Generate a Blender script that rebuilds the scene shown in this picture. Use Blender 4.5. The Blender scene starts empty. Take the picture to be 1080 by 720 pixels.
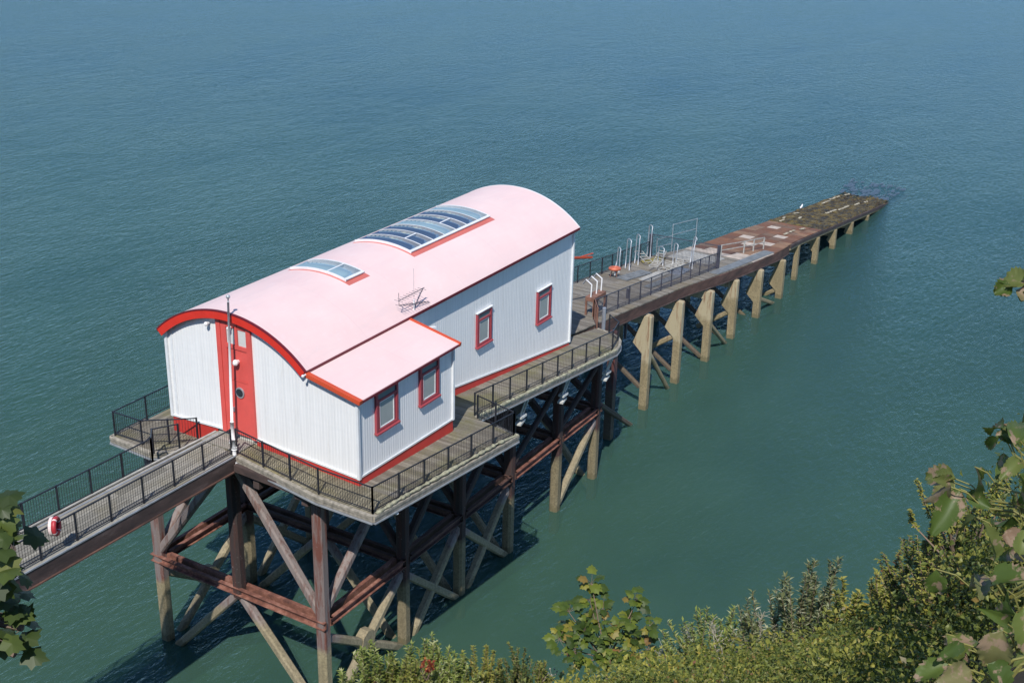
import bpy, math, random
import numpy as np
from mathutils import Vector, Matrix
R = math.radians
scn = bpy.context.scene
COL = scn.collection
rnd = random.Random(7)

# ------------------------------------------------------------------ camera
cam_d = bpy.data.cameras.new("camera"); cam = bpy.data.objects.new("camera", cam_d); COL.objects.link(cam)
CP = Vector((-34.018, -29.195, 24.024))
CF = Vector((0.79558002, 0.4677565, -0.38504063))
CR = Vector((0.51484293, -0.85698404, 0.02269605))
CU = Vector((0.31935745, 0.21629197, 0.92262051))
m = Matrix(((CR.x, CU.x, -CF.x, CP.x), (CR.y, CU.y, -CF.y, CP.y), (CR.z, CU.z, -CF.z, CP.z), (0, 0, 0, 1)))
cam.matrix_world = m
FPX = 1333.49
cam_d.sensor_width = 36; cam_d.lens = FPX / 1080 * 36
cam_d.clip_start = 0.1; cam_d.clip_end = 20000
scn.camera = cam

# ------------------------------------------------------------------ world, sun, exposure
SUN = Vector((2.65, 1.08, -3.4)).normalized()          # direction the light travels
world = bpy.data.worlds.new("World"); scn.world = world; world.use_nodes = True
nt = world.node_tree; nt.nodes.clear()
sky = nt.nodes.new('ShaderNodeTexSky'); sky.sky_type = 'NISHITA'; sky.sun_disc = False
sky.sun_elevation = math.asin(-SUN.z); sky.sun_rotation = math.atan2(-SUN.x, -SUN.y)
sky.air_density = 0.9; sky.dust_density = 0.0; sky.ozone_density = 6.0
bg = nt.nodes.new('ShaderNodeBackground'); bg.inputs[1].default_value = 0.125
wo = nt.nodes.new('ShaderNodeOutputWorld')
nt.links.new(sky.outputs[0], bg.inputs[0]); nt.links.new(bg.outputs[0], wo.inputs[0])
sd = bpy.data.lights.new("sun", 'SUN'); sd.energy = 4.1; sd.angle = R(0.5); sd.color = (1.0, 0.96, 0.9)
so = bpy.data.objects.new("sun", sd); COL.objects.link(so)
so.rotation_euler = SUN.to_track_quat('-Z', 'Y').to_euler(); so.location = (-60, -20, 70)
scn.view_settings.view_transform = 'Standard'; scn.view_settings.look = 'None'
scn.view_settings.exposure = 0.28; scn.view_settings.gamma = 1.0

# ------------------------------------------------------------------ materials
MATS = {}
class NB:
    def __init__(s, name):
        s.m = bpy.data.materials.new(name); s.m.use_nodes = True; s.t = s.m.node_tree
        s.t.nodes.clear(); s.out = s.n('ShaderNodeOutputMaterial'); MATS[name] = s.m
    def n(s, t, **k):
        x = s.t.nodes.new(t)
        for a, b in k.items(): setattr(x, a, b)
        return x
    def l(s, a, b): s.t.links.new(a, b)
    def coords(s, scale=(1, 1, 1), rot=(0, 0, 0), kind='Object'):
        c = s.n('ShaderNodeTexCoord'); mp = s.n('ShaderNodeMapping')
        mp.inputs['Scale'].default_value = scale; mp.inputs['Rotation'].default_value = rot
        s.l(c.outputs[kind], mp.inputs[0]); return mp.outputs[0]
    def noise(s, scale, detail=4, rough=.55, vec=None, dist=0.0):
        x = s.n('ShaderNodeTexNoise'); x.inputs['Scale'].default_value = scale
        x.inputs['Detail'].default_value = detail; x.inputs['Roughness'].default_value = rough
        x.inputs['Distortion'].default_value = dist
        s.l(vec if vec is not None else s.coords(), x.inputs['Vector']); return x.outputs['Fac']
    def ramp(s, fac, stops, interp='LINEAR'):
        x = s.n('ShaderNodeValToRGB'); x.color_ramp.interpolation = interp
        e = x.color_ramp.elements
        while len(e) < len(stops): e.new(.5)
        for i, (p, c) in enumerate(stops):
            e[i].position = p; e[i].color = (c[0], c[1], c[2], 1) if not isinstance(c, (int, float)) else (c, c, c, 1)
        s.l(fac, x.inputs[0]); return x.outputs[0]
    def mix(s, fac, a, b, mode='MIX'):
        x = s.n('ShaderNodeMix', data_type='RGBA', blend_type=mode)
        for sock, v in ((x.inputs[0], fac), (x.inputs[6], a), (x.inputs[7], b)):
            if isinstance(v, (int, float)): sock.default_value = v
            elif isinstance(v, tuple): sock.default_value = (v[0], v[1], v[2], 1)
            else: s.l(v, sock)
        return x.outputs[2]
    def math(s, op, a, b=0.0, clamp=False):
        x = s.n('ShaderNodeMath', operation=op, use_clamp=clamp)
        for i, v in enumerate((a, b)):
            if isinstance(v, (int, float)): x.inputs[i].default_value = v
            else: s.l(v, x.inputs[i])
        return x.outputs[0]
    def bump(s, h, strength, dist=.02, normal=None):
        x = s.n('ShaderNodeBump'); x.inputs['Strength'].default_value = strength
        x.inputs['Distance'].default_value = dist; s.l(h, x.inputs['Height'])
        if normal is not None: s.l(normal, x.inputs['Normal'])
        return x.outputs[0]
    def prin(s, col, rough=.6, metal=0.0, normal=None, spec=.5):
        p = s.n('ShaderNodeBsdfPrincipled')
        for k, v in (('Base Color', col), ('Roughness', rough), ('Metallic', metal), ('Specular IOR Level', spec)):
            if isinstance(v, (int, float)): p.inputs[k].default_value = v
            elif isinstance(v, tuple): p.inputs[k].default_value = (v[0], v[1], v[2], 1)
            else: s.l(v, p.inputs[k])
        if normal is not None: s.l(normal, p.inputs['Normal'])
        return p
    def end(s, p): s.l(p.outputs[0], s.out.inputs[0]); return s.m

def simple(name, col, rough=.5, metal=0.0, var=.15, scale=3.0, bump=.15):
    b = NB(name); n1 = b.noise(scale, 5); 
    lo = tuple(c * (1 - var) for c in col); hi = tuple(min(1, c * (1 + var)) for c in col)
    c = b.ramp(n1, [(.3, lo), (.7, hi)])
    n2 = b.noise(scale * 12, 3)
    return b.end(b.prin(c, rough, metal, b.bump(n2, bump, .004)))

def geo_z(b):
    g = b.n('ShaderNodeNewGeometry'); s = b.n('ShaderNodeSeparateXYZ'); b.l(g.outputs['Position'], s.inputs[0])
    return s.outputs

# painted corrugated wall: faint vertical dirt streaks
def wall_mat(name, base):
    b = NB(name)
    v = b.coords((7, 7, .22)); st = b.noise(1.0, 6, .65, v)
    v2 = b.coords((1, 1, 1)); bl = b.noise(.5, 3, .5, v2)
    dirt = b.mix(b.math('MULTIPLY', st, bl), tuple(base), tuple(x * .72 for x in base))
    c = b.ramp(st, [(.36, tuple(x * .84 for x in base)), (.56, base)])
    c = b.mix(.45, c, dirt)
    v3 = b.coords((.9, .9, 6)); laps = b.noise(1.0, 2, .5, v3)
    c = b.mix(b.math('MULTIPLY', laps, .15), c, (.45, .5, .52))
    rs = b.noise(1.0, 5, .75, b.coords((3.1, 3.1, .35))); c = b.mix(b.ramp(rs, [(.60, 0.0), (.74, .30)]), c, (.48, .46, .40))
    return b.end(b.prin(c, .5))
wall_mat('white_wall', (.83, .835, .83))
simple('wall_trim', (.70, .72, .73), .45, var=.08)

b = NB('pink_roof')                                   # sun-bleached pink sheet
n1 = b.noise(.35, 5, .6); n2 = b.noise(2.5, 5, .7)
v = b.coords((.25, 5, 5)); st = b.noise(1.0, 4, .6, v)
c = b.ramp(n1, [(.3, (.76, .545, .525)), (.7, (.80, .615, .585))])
c = b.mix(b.ramp(n2, [(.55, 0.0), (.8, .25)]), c, (.82, .74, .75))
c = b.mix(b.ramp(st, [(.5, 0.0), (.75, .14)]), c, (.70, .46, .50))
# sheet laps across the vault
sp = b.n('ShaderNodeTexCoord'); sx = b.n('ShaderNodeSeparateXYZ'); b.l(sp.outputs['Object'], sx.inputs[0])
fr = b.math('FRACT', b.math('MULTIPLY', sx.outputs[0], 1 / 3.65))
lap = b.ramp(fr, [(0.0, 1.0), (.008, 0.0)])
c = b.mix(b.math('MULTIPLY', lap, .35), c, (.55, .33, .34))
c = b.mix(b.ramp(b.noise(5.5, 6, .8), [(.70, 0.0), (.78, .35)]), c, (.50, .26, .22))
c = b.mix(b.ramp(b.noise(.9, 5, .7, b.coords((.5, 2, 2))), [(.5, 0.0), (.8, .35)]), c, (.62, .50, .50))
b.end(b.prin(c, .55, 0, b.bump(b.noise(40, 3), .05, .004)))

def red_mat(name, col, worn=(.55, .25, .2)):
    b = NB(name); n1 = b.noise(1.6, 5); n2 = b.noise(9, 6, .7)
    c = b.ramp(n1, [(.3, tuple(x * .85 for x in col)), (.7, col)])
    c = b.mix(b.ramp(n2, [(.62, 0.0), (.75, .5)]), c, worn)
    return b.end(b.prin(c, .45, 0, b.bump(n2, .08, .004)))
red_mat('red_paint', (.68, .035, .02)); red_mat('door_red', (.70, .10, .085)); red_mat('window_red', (.37, .065, .08)); red_mat('plinth_red', (.50, .04, .032))
red_mat('orange_trim', (.62, .085, .03), (.5, .2, .12)); red_mat('faded_red', (.62, .16, .13), (.6, .3, .28))
simple('maroon', (.14, .012, .022), .5)

def deck_mat(name, lo, hi, moss=(.16, .15, .05)):
    b = NB(name)
    g = b.n('ShaderNodeNewGeometry'); ri = g.outputs['Random Per Island']
    base = b.ramp(ri, [(0, lo), (1, hi)])
    n1 = b.noise(18, 6, .7, b.coords((.35, 1, 1))); n2 = b.noise(.6, 4, .6)
    c = b.mix(b.ramp(n1, [(.35, .45), (.65, 0.0)]), base, tuple(x * .45 for x in lo))
    c = b.mix(b.ramp(n2, [(.48, 0.0), (.68, .6)]), c, moss)
    return b.end(b.prin(c, .85, 0, b.bump(n1, .4, .006)))
deck_mat('deck_timber', (.15, .13, .10), (.29, .26, .21))
deck_mat('deck_mossy', (.15, .13, .085), (.27, .24, .165), (.20, .17, .05))
deck_mat('deck_grey', (.19, .18, .15), (.36, .34, .29), (.2, .18, .12))
deck_mat('slip_timber', (.15, .13, .105), (.32, .29, .245), (.19, .15, .085))
simple('fascia_timber', (.27, .245, .20), .85, var=.4, scale=5, bump=.5)
simple('kerb_pale', (.37, .36, .33), .8, var=.25, scale=4)

def pile_mat(name, upper, rust, rust_amt, lower):
    b = NB(name); P = geo_z(b)
    n1 = b.noise(1.1, 5, .65); nv = b.noise(1.0, 6, .7, b.coords((5, 5, .5))); n3 = b.noise(9, 6, .7)
    up = b.mix(b.ramp(nv, [(.5 - rust_amt, 0.0), (.62 - rust_amt * .5, 1.0)]), upper, rust)
    up = b.mix(b.ramp(n3, [(.62, 0.0), (.72, .6)]), up, (.42, .39, .38))
    low = b.mix(b.ramp(nv, [(.4, 0.0), (.66, .7)]), lower, tuple(x * .55 for x in lower))
    low = b.mix(b.ramp(n1, [(.35, .5), (.6, 0.0)]), low, tuple(x * .6 for x in lower))
    low = b.mix(b.ramp(n3, [(.42, .7), (.54, 0.0)]), low, tuple(x * .5 for x in lower))
    zz = b.math('ADD', P[2], b.math('MULTIPLY', n1, 1.4))
    f = b.ramp(b.math('MULTIPLY', b.math('ADD', zz, 7.6), 1.1), [(.3, 1.0), (.8, 0.0)])
    c = b.mix(f, up, low)
    # dark wet band just above the water
    wet = b.ramp(b.math('ADD', P[2], b.math('MULTIPLY', n3, .5)), [(0, 0.0), (1, 0.0)])
    wl = b.math('LESS_THAN', b.math('ADD', P[2], b.math('MULTIPLY', n3, .6)), -10.35)
    c = b.mix(b.math('MULTIPLY', wl, .55), c, (.10, .085, .04))
    return b.end(b.prin(c, .85, 0, b.bump(n3, .6, .02)))
pile_mat('pile_concrete', (.20, .16, .15), (.15, .055, .04), .06, (.36, .30, .18))
pile_mat('brace_concrete', (.23, .19, .175), (.15, .09, .075), .02, (.34, .285, .18))
pile_mat('leg_concrete', (.40, .34, .22), (.24, .14, .08), -.02, (.33, .265, .15))
pile_mat('shaded_pier_pile', (.04, .028, .026), (.07, .028, .022), .04, (.25, .205, .12))  # pile colours darkened for the shade under the building
pile_mat('shaded_pier_brace', (.05, .038, .034), (.07, .04, .035), .02, (.24, .20, .12))  # brace colours with the same under-deck shade put in
pile_mat('shaded_slip_pile', (.07, .045, .045), (.12, .04, .035), .06, (.13, .10, .07))  # shadow under the slip head put into the concrete's colour

b = NB('rust_beam')
n1 = b.noise(2.2, 6, .7); n2 = b.noise(14, 5, .7)
c = b.ramp(n1, [(.3, (.075, .034, .026)), (.5, (.19, .075, .05)), (.68, (.34, .17, .125))])
c = b.mix(b.ramp(n2, [(.6, 0.0), (.75, .7)]), c, (.09, .05, .045))
b.end(b.prin(c, .85, 0, b.bump(n2, .5, .01)))
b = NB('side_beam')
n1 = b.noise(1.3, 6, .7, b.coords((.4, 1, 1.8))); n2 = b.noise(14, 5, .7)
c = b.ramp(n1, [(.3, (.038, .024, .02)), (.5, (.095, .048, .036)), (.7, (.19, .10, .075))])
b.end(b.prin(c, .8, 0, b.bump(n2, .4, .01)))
b = NB('bridge_beam')
n1 = b.noise(1.1, 6, .7, b.coords((.5, 1, 2))); n2 = b.noise(14, 5, .7)
c = b.ramp(n1, [(.3, (.03, .022, .022)), (.55, (.075, .05, .045)), (.75, (.16, .12, .11))])
b.end(b.prin(c, .75, 0, b.bump(n2, .4, .01)))
simple('dark_metal', (.018, .020, .028), .45, var=.3)
simple('mesh_metal', (.055, .055, .075), .5, var=.3)
simple('galvanised', (.38, .40, .43), .4, .35, var=.2)
simple('white_metal', (.78, .78, .78), .35, var=.06)
simple('grey_metal', (.30, .32, .36), .45, .3, var=.2)
simple('bracket_white', (.60, .60, .57), .6, var=.3)
simple('blue_grey_panel', (.17, .18, .185), .6, var=.3)
simple('brown_timber', (.20, .10, .07), .8, var=.4)
simple('buoy_red', (.42, .03, .04), .45); simple('buoy_white', (.72, .58, .55), .5)
simple('orange_plastic', (.50, .13, .07), .5, var=.3)
simple('gull_white', (.8, .8, .8), .7); simple('gull_grey', (.4, .42, .45), .7)
simple('soil', (.075, .055, .032), .95, var=.5, scale=2, bump=.6)
simple('rock', (.20, .18, .15), .9, var=.45, scale=1.2, bump=.6)
simple('twig', (.17, .12, .085), .8, var=.3); simple('dry_twig', (.33, .30, .24), .8, var=.25)
simple('green_stalk', (.20, .19, .05), .6, var=.25)
simple('interior', (.45, .46, .42), .8)

def glass(name, col, rough=.06, coat=.0):
    b = NB(name); n = b.noise(.8, 3); c = b.mix(n, tuple(x * .8 for x in col), tuple(min(1, x * 1.2) for x in col))
    return b.end(b.prin(c, rough, 0, b.bump(b.noise(2.0, 2), .03, .01), .7))
glass('window_glass', (.16, .19, .20)); glass('curtain_glass', (.34, .37, .36), .12)
glass('door_glass', (.62, .64, .62), .25)
glass('sky_glass', (.05, .085, .15)); glass('sky_glass_pale', (.20, .30, .36)); glass('porthole_glass', (.03, .035, .045))

# water: turbid green sea, wind ripples
b = NB('sea_water')
n_big = b.noise(.02, 3, .5); n_mid = b.noise(.11, 4, .55, b.coords((1, 2.2, 1), (0, 0, R(58))))
# the shallow water near the cliff is greener, the deeper water further out bluer
P = geo_z(b); far = b.math('ADD', b.math('MULTIPLY', P[0], .0045), b.math('ADD', b.math('MULTIPLY', P[1], .0022), b.math('MULTIPLY', n_big, .35)))
c = b.ramp(far, [(.06, (.060, .114, .066)), (.30, (.052, .116, .090)), (.9, (.034, .086, .098))])
c = b.mix(b.ramp(n_mid, [(.35, 0.0), (.7, .45)]), c, (.034, .082, .066))
va = b.coords((1.0, 2.6, 1), (0, 0, R(-55))); w1 = b.noise(1.1, 4, .62, va, .3)
vb = b.coords((1.0, 1.9, 1), (0, 0, R(-70))); w2 = b.noise(.33, 3, .55, vb, .2)
vc = b.coords((1, 2.2, 1), (0, 0, R(-45))); w3 = b.noise(3.6, 3, .6, vc, .3)
h = b.math('ADD', b.math('MULTIPLY', w1, .6), b.math('ADD', b.math('MULTIPLY', w2, .5), b.math('MULTIPLY', w3, .16)))
gust = b.ramp(b.noise(.035, 4, .6, b.coords((1, 1.8, 1), (0, 0, R(40)))), [(.3, .62), (.66, 1.0)])
h = b.math('MULTIPLY', h, gust)
nb = b.bump(h, .62, .38)
df = b.n('ShaderNodeBsdfDiffuse'); b.l(c, df.inputs[0])
gl = b.n('ShaderNodeBsdfGlossy'); gl.inputs['Roughness'].default_value = .05; gl.inputs['Color'].default_value = (.27, .43, .64, 1); b.l(nb, gl.inputs['Normal'])
fr_ = b.n('ShaderNodeFresnel'); fr_.inputs['IOR'].default_value = 1.27; b.l(nb, fr_.inputs['Normal'])
tr = b.n('ShaderNodeBsdfTransparent'); tr.inputs[0].default_value = (.78, .92, .85, 1)
mx = b.n('ShaderNodeMixShader'); mx.inputs[0].default_value = .34
b.l(df.outputs[0], mx.inputs[1]); b.l(tr.outputs[0], mx.inputs[2])
m2 = b.n('ShaderNodeMixShader'); b.l(fr_.outputs[0], m2.inputs[0]); b.l(mx.outputs[0], m2.inputs[1]); b.l(gl.outputs[0], m2.inputs[2]); b.l(m2.outputs[0], b.out.inputs[0])
b = NB('sea_bed'); n1 = b.noise(.15, 4)
b.end(b.prin(b.ramp(n1, [(.3, (.055, .12, .075)), (.7, (.055, .12, .09))]), .95, 0, None, .05))

def leaf_mat(name, stops, trans=.3, patch=None):
    b = NB(name); g = b.n('ShaderNodeNewGeometry')
    c = b.ramp(g.outputs['Random Per Island'], stops)
    n = b.noise(.9, 3, .6)
    c = b.mix(b.ramp(n, [(.35, .3), (.65, 0.0)]), c, (.05, .075, .02))
    if patch:
        n2 = b.noise(patch[0], 4, .6); c = b.mix(b.ramp(n2, [(patch[1], 0.0), (patch[1] + .06, 1.0)]), c, patch[2])
    p = b.prin(c, .5, 0, None, .35)
    t = b.n('ShaderNodeBsdfTranslucent'); b.l(b.mix(.5, c, (.16, .22, .02)), t.inputs[0])
    mx = b.n('ShaderNodeMixShader'); mx.inputs[0].default_value = trans
    b.l(p.outputs[0], mx.inputs[1]); b.l(t.outputs[0], mx.inputs[2]); b.l(mx.outputs[0], b.out.inputs[0])
    return b.m
G0, G1, G2, G3 = (.07, .092, .02), (.165, .19, .036), (.29, .29, .055), (.42, .38, .085)
leaf_mat('scrub_leaf', [(0, G0), (.35, G1), (.68, G2), (.88, (.2, .2, .055)), (.94, (.32, .26, .05)), (.975, (.2, .07, .035)), (1, (.33, .30, .2))])
leaf_mat('dark_scrub_leaf', [(0, (.05, .075, .02)), (.5, (.12, .155, .034)), (.85, (.22, .235, .05)), (1, (.33, .24, .08))])
leaf_mat('yellow_leaf', [(0, G1), (.4, G2), (.75, G3), (.92, (.36, .33, .06)), (1, (.4, .28, .05))])
leaf_mat('bright_leaf', [(0, G1), (.35, (.17, .22, .04)), (.8, (.30, .34, .08)), (1, (.5, .5, .28))])
leaf_mat('pale_leaf', [(0, (.09, .10, .035)), (.5, (.17, .19, .075)), (.85, (.36, .38, .22)), (1, (.5, .48, .36))])
leaf_mat('sycamore_leaf', [(0, (.03, .055, .012)), (.45, (.08, .125, .02)), (.82, (.17, .21, .03)), (.93, (.28, .25, .04)), (1, (.26, .12, .05))], .35)
leaf_mat('shaded_sycamore_leaf', [(0, (.02, .035, .01)), (.5, (.045, .07, .014)), (.8, (.09, .12, .02)), (1, (.16, .16, .035))], .22)  # leaf colours darkened for the shade on the near branch
leaf_mat('big_leaf', [(0, (.06, .10, .02)), (.45, (.11, .155, .03)), (.7, (.18, .18, .06)), (.85, (.30, .22, .14)), (1, (.22, .13, .08))], .3, (30, .54, (.30, .21, .14)))
leaf_mat('red_leaf', [(0, (.30, .03, .03)), (.6, (.36, .05, .04)), (1, (.45, .20, .03))])

# rusty plates and seaweed on the slip
b = NB('slip_plate'); g = b.n('ShaderNodeNewGeometry')
c = b.ramp(g.outputs['Random Per Island'], [(0, (.15, .06, .03)), (.3, (.23, .10, .05)), (.55, (.13, .055, .032)), (.8, (.22, .14, .09)), (1, (.30, .16, .085))])
n1 = b.noise(1.4, 6, .7); n2 = b.noise(8, 5, .7)
c = b.mix(b.ramp(n1, [(.42, .0), (.7, .7)]), c, (.10, .07, .055)); c = b.mix(b.ramp(n2, [(.6, 0.0), (.8, .5)]), c, (.33, .24, .19))
b.end(b.prin(c, .85, 0, b.bump(n2, .5, .01)))
simple('pale_plate', (.48, .40, .33), .85, var=.25, scale=2)
b = NB('seaweed'); n1 = b.noise(1.6, 6, .75, b.coords((.6, 1, 1))); n2 = b.noise(9, 5, .7)
c = b.ramp(n1, [(.36, (.014, .010, .003)), (.48, (.055, .036, .008)), (.58, (.13, .09, .018)), (.76, (.24, .18, .05))])
b.end(b.prin(c, .55, 0, b.bump(n2, 1.0, .05)))
simple('barnacle', (.38, .34, .25), .9, var=.4, scale=3)

# ------------------------------------------------------------------ mesh helpers
class MB:
    def __init__(s): s.v = []; s.f = []
    def add(s, vs, fs):
        o = len(s.v); s.v.extend([tuple(x) for x in vs]); s.f.extend([tuple(i + o for i in f) for f in fs]); return s
    def hexa(s, p):   # 8 points: bottom 0-3, top 4-7
        return s.add(p, [(3, 2, 1, 0), (4, 5, 6, 7), (0, 1, 5, 4), (1, 2, 6, 5), (2, 3, 7, 6), (3, 0, 4, 7)])
    def box(s, x0, x1, y0, y1, z0, z1):
        return s.hexa([(x0, y0, z0), (x1, y0, z0), (x1, y1, z0), (x0, y1, z0), (x0, y0, z1), (x1, y0, z1), (x1, y1, z1), (x0, y1, z1)])
    def frame(s, p, q, up=(0, 0, 1)):
        p, q = Vector(p), Vector(q); d = (q - p).normalized(); u = Vector(up)
        if abs(d.dot(u)) > .98: u = Vector((1, 0, 0))
        w = d.cross(u).normalized(); return p, q, w, w.cross(d).normalized()
    def bar(s, p, q, w, h, up=(0, 0, 1), ch=0.0):
        p, q, a, c = s.frame(p, q, up); w /= 2; h /= 2
        if ch: sec = [(-w + ch, -h), (w - ch, -h), (w, -h + ch), (w, h - ch), (w - ch, h), (-w + ch, h), (-w, h - ch), (-w, -h + ch)]
        else: sec = [(-w, -h), (w, -h), (w, h), (-w, h)]
        n = len(sec); vs = [p + a * x + c * y for x, y in sec] + [q + a * x + c * y for x, y in sec]
        return s.add(vs, [tuple(range(n))[::-1], tuple(range(n, 2 * n))] + [(i, (i + 1) % n, n + (i + 1) % n, n + i) for i in range(n)])
    def tube(s, pts, r, n=8, r2=None):
        pts = [Vector(p) for p in pts]; rings = []; up = Vector((0, 0, 1)); prev = None
        for i, p in enumerate(pts):
            d = (pts[min(i + 1, len(pts) - 1)] - pts[max(i - 1, 0)]).normalized()
            if prev is None:
                u = up if abs(d.dot(up)) < .95 else Vector((1, 0, 0)); a = d.cross(u).normalized()
            else: a = (prev - d * prev.dot(d)).normalized()
            prev = a; c = a.cross(d); rr = r if r2 is None else r + (r2 - r) * i / (len(pts) - 1)
            rings.append([p + (a * math.cos(2 * math.pi * k / n) + c * math.sin(2 * math.pi * k / n)) * rr for k in range(n)])
        vs = [v for g in rings for v in g]; fs = []
        for i in range(len(pts) - 1):
            for k in range(n): fs.append((i * n + k, i * n + (k + 1) % n, (i + 1) * n + (k + 1) % n, (i + 1) * n + k))
        fs += [tuple(range(n)), tuple(range((len(pts) - 1) * n, len(pts) * n))[::-1]]
        return s.add(vs, fs)
    def prism(s, poly, ext):   # poly: list of 3D points, ext: extrusion vector
        n = len(poly); e = Vector(ext); vs = [Vector(p) for p in poly] + [Vector(p) + e for p in poly]
        return s.add(vs, [tuple(range(n))[::-1], tuple(range(n, 2 * n))] + [(i, (i + 1) % n, n + (i + 1) % n, n + i) for i in range(n)])
    def ball(s, c, rx, ry=None, rz=None, n=12, k=8, M=None):
        ry = ry or rx; rz = rz or rx; c = Vector(c); vs = []; fs = []
        for i in range(k + 1):
            t = math.pi * i / k
            for j in range(n):
                a = 2 * math.pi * j / n; d = Vector((rx * math.sin(t) * math.cos(a), ry * math.sin(t) * math.sin(a), rz * math.cos(t)))
                if M: d = M @ d
                vs.append(c + d)
        for i in range(k):
            for j in range(n): fs.append((i * n + j, (i + 1) * n + j, (i + 1) * n + (j + 1) % n, i * n + (j + 1) % n))
        return s.add(vs, fs)
    def build(s, name, mat, parent=None, smooth=False, origin=None):
        me = bpy.data.meshes.new(name); me.from_pydata(s.v, [], s.f); me.update()
        if mat: me.materials.append(MATS[mat])
        if smooth:
            for p in me.polygons: p.use_smooth = True
        o = bpy.data.objects.new(name, me); COL.objects.link(o)
        if parent is not None:
            o.parent = parent; o.matrix_parent_inverse = Matrix.Translation(-Vector(parent.location)) if parent.type == 'EMPTY' else Matrix()
        return o

def tag(o, label=None, cat=None, group=None, kind=None):
    if label: o['label'] = label
    if cat: o['category'] = cat
    if group: o['group'] = group
    if kind: o['kind'] = kind
    return o
def thing(name, loc, label, cat, group=None):
    o = bpy.data.objects.new(name, None); COL.objects.link(o); o.location = loc; o.empty_display_size = .3
    return tag(o, label, cat, group)
def interp(x, xs, ys): return float(np.interp(x, xs, ys))
def at(u, v, r):        # world point at distance r along a viewing direction (used to read off plant positions)
    d = (CF * FPX + CR * (u - 540) - CU * (v - 360)).normalized(); return CP + d * r

WL = -11.0
# ------------------------------------------------------------------ sea, sea bed, headland
def plane(name, z, mat, half=7000):
    o = MB().add([(-half, -half, z), (half, -half, z), (half, half, z), (-half, half, z)], [(0, 1, 2, 3)]).build(name, mat)
    return tag(o, kind='structure')
tag(plane('sea', WL, 'sea_water'), 'green blue sea with small wind ripples')
tag(plane('sea_bed', WL - 1.35, 'sea_bed'), 'silty bottom under the sea')

AZ  = [-180, -100, -60, -20, -.1,  6,   7.9, 10,   13.3, 18.9, 24.8, 28.9, 34.7, 39.9, 50,  62,   69.6, 76, 83, 95, 120, 180]
RC  = [60,   60,   30,  8,  4.35, 4.5, 5.7,  7.7,  9.2,  10.6, 12,   12.6, 12.7, 11.7, 8.3, 6.8,  9.4,  20, 33, 38, 60, 60]
ZC  = [30,   30,   22,  21.8, 22.3, 21.3, 20.2, 18.6, 17.1, 15.6, 14.1, 13.0, 13.2, 13.4, 15.6, 17.0, 15.4, 8, -.1, 0, 20, 30]
def ground(r, az):
    rc = interp(az, AZ, RC); zc = interp(az, AZ, ZC); z0 = 22.35
    if r <= rc:
        t = max(0, (r - 1.0)) / (rc - 1.0); z = z0 + (zc - z0) * (t ** 1.08)
    else: z = zc - (r - rc) * 2.2
    return z
def ground_pt(r, az, lift=0): a = R(az); return Vector((CP.x + r * math.cos(a), CP.y + r * math.sin(a), ground(r, az) + lift))
naz = 180; g = MB(); rr = [0.01, .5, 1, 1.6, 2.4, 3.2, 4, 5, 6, 7, 8, 9, 10, 11, 12, 13, 14, 16, 18, 20, 23, 26, 30, 34, 38, 44, 52, 60, 70, 80]
vs = []; fs = []
for i, r_ in enumerate(rr):
    for j in range(naz):
        a = -180 + 360 * j / naz; p = ground_pt(r_, a); jit = min(.25, r_ * .02)
        p.z = max(p.z + rnd.uniform(-jit, jit), -14); vs.append(p)
for i in range(len(rr) - 1):
    for j in range(naz): fs.append((i * naz + j, i * naz + (j + 1) % naz, (i + 1) * naz + (j + 1) % naz, (i + 1) * naz + j))
g.add(vs, fs); tag(g.build('headland', 'soil', None, True), 'steep grassy headland the photo is taken from', kind='structure')

# ------------------------------------------------------------------ railing builder
def railing(label, pts, spacing=1.6, h=1.1, bars=True, mat='dark_metal', group='black bar railings round the decks', barstep=.11,
            post_w=.06, skip_end=False, bar_r=.0095, posts=None, name='railing'):
    pts = [Vector(p) for p in pts]; root = thing(name, pts[0], label, 'railing', group)
    segs = [(pts[i], pts[i + 1]) for i in range(len(pts) - 1)]
    up = Vector((0, 0, h)); low = Vector((0, 0, .12)); tr = MB(); lr = MB(); bm = MB(); done = []
    for p, q in segs:
        L_ = (q - p).length; n = max(1, round(L_ / spacing))
        for k in range(n + 1):
            c = p.lerp(q, k / n)
            if any((c - d).length < .2 for d in done): continue
            done.append(c)
            MB().bar(c, c + up + Vector((0, 0, .03)), post_w, post_w, (1, 0, 0)).build('post', mat, root)
        tr.bar(p + up, q + up, .045, .04); lr.bar(p + low, q + low, .03, .03)
        if bars:
            nb_ = int(L_ / barstep)
            for k in range(1, nb_):
                c = p.lerp(q, k / nb_); bm.tube([c + low, c + up], bar_r, 4)
    tr.build('top_rail', mat, root); lr.build('bottom_rail', mat, root)
    if bars: bm.build('infill_bars', mat, root)
    return root

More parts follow.
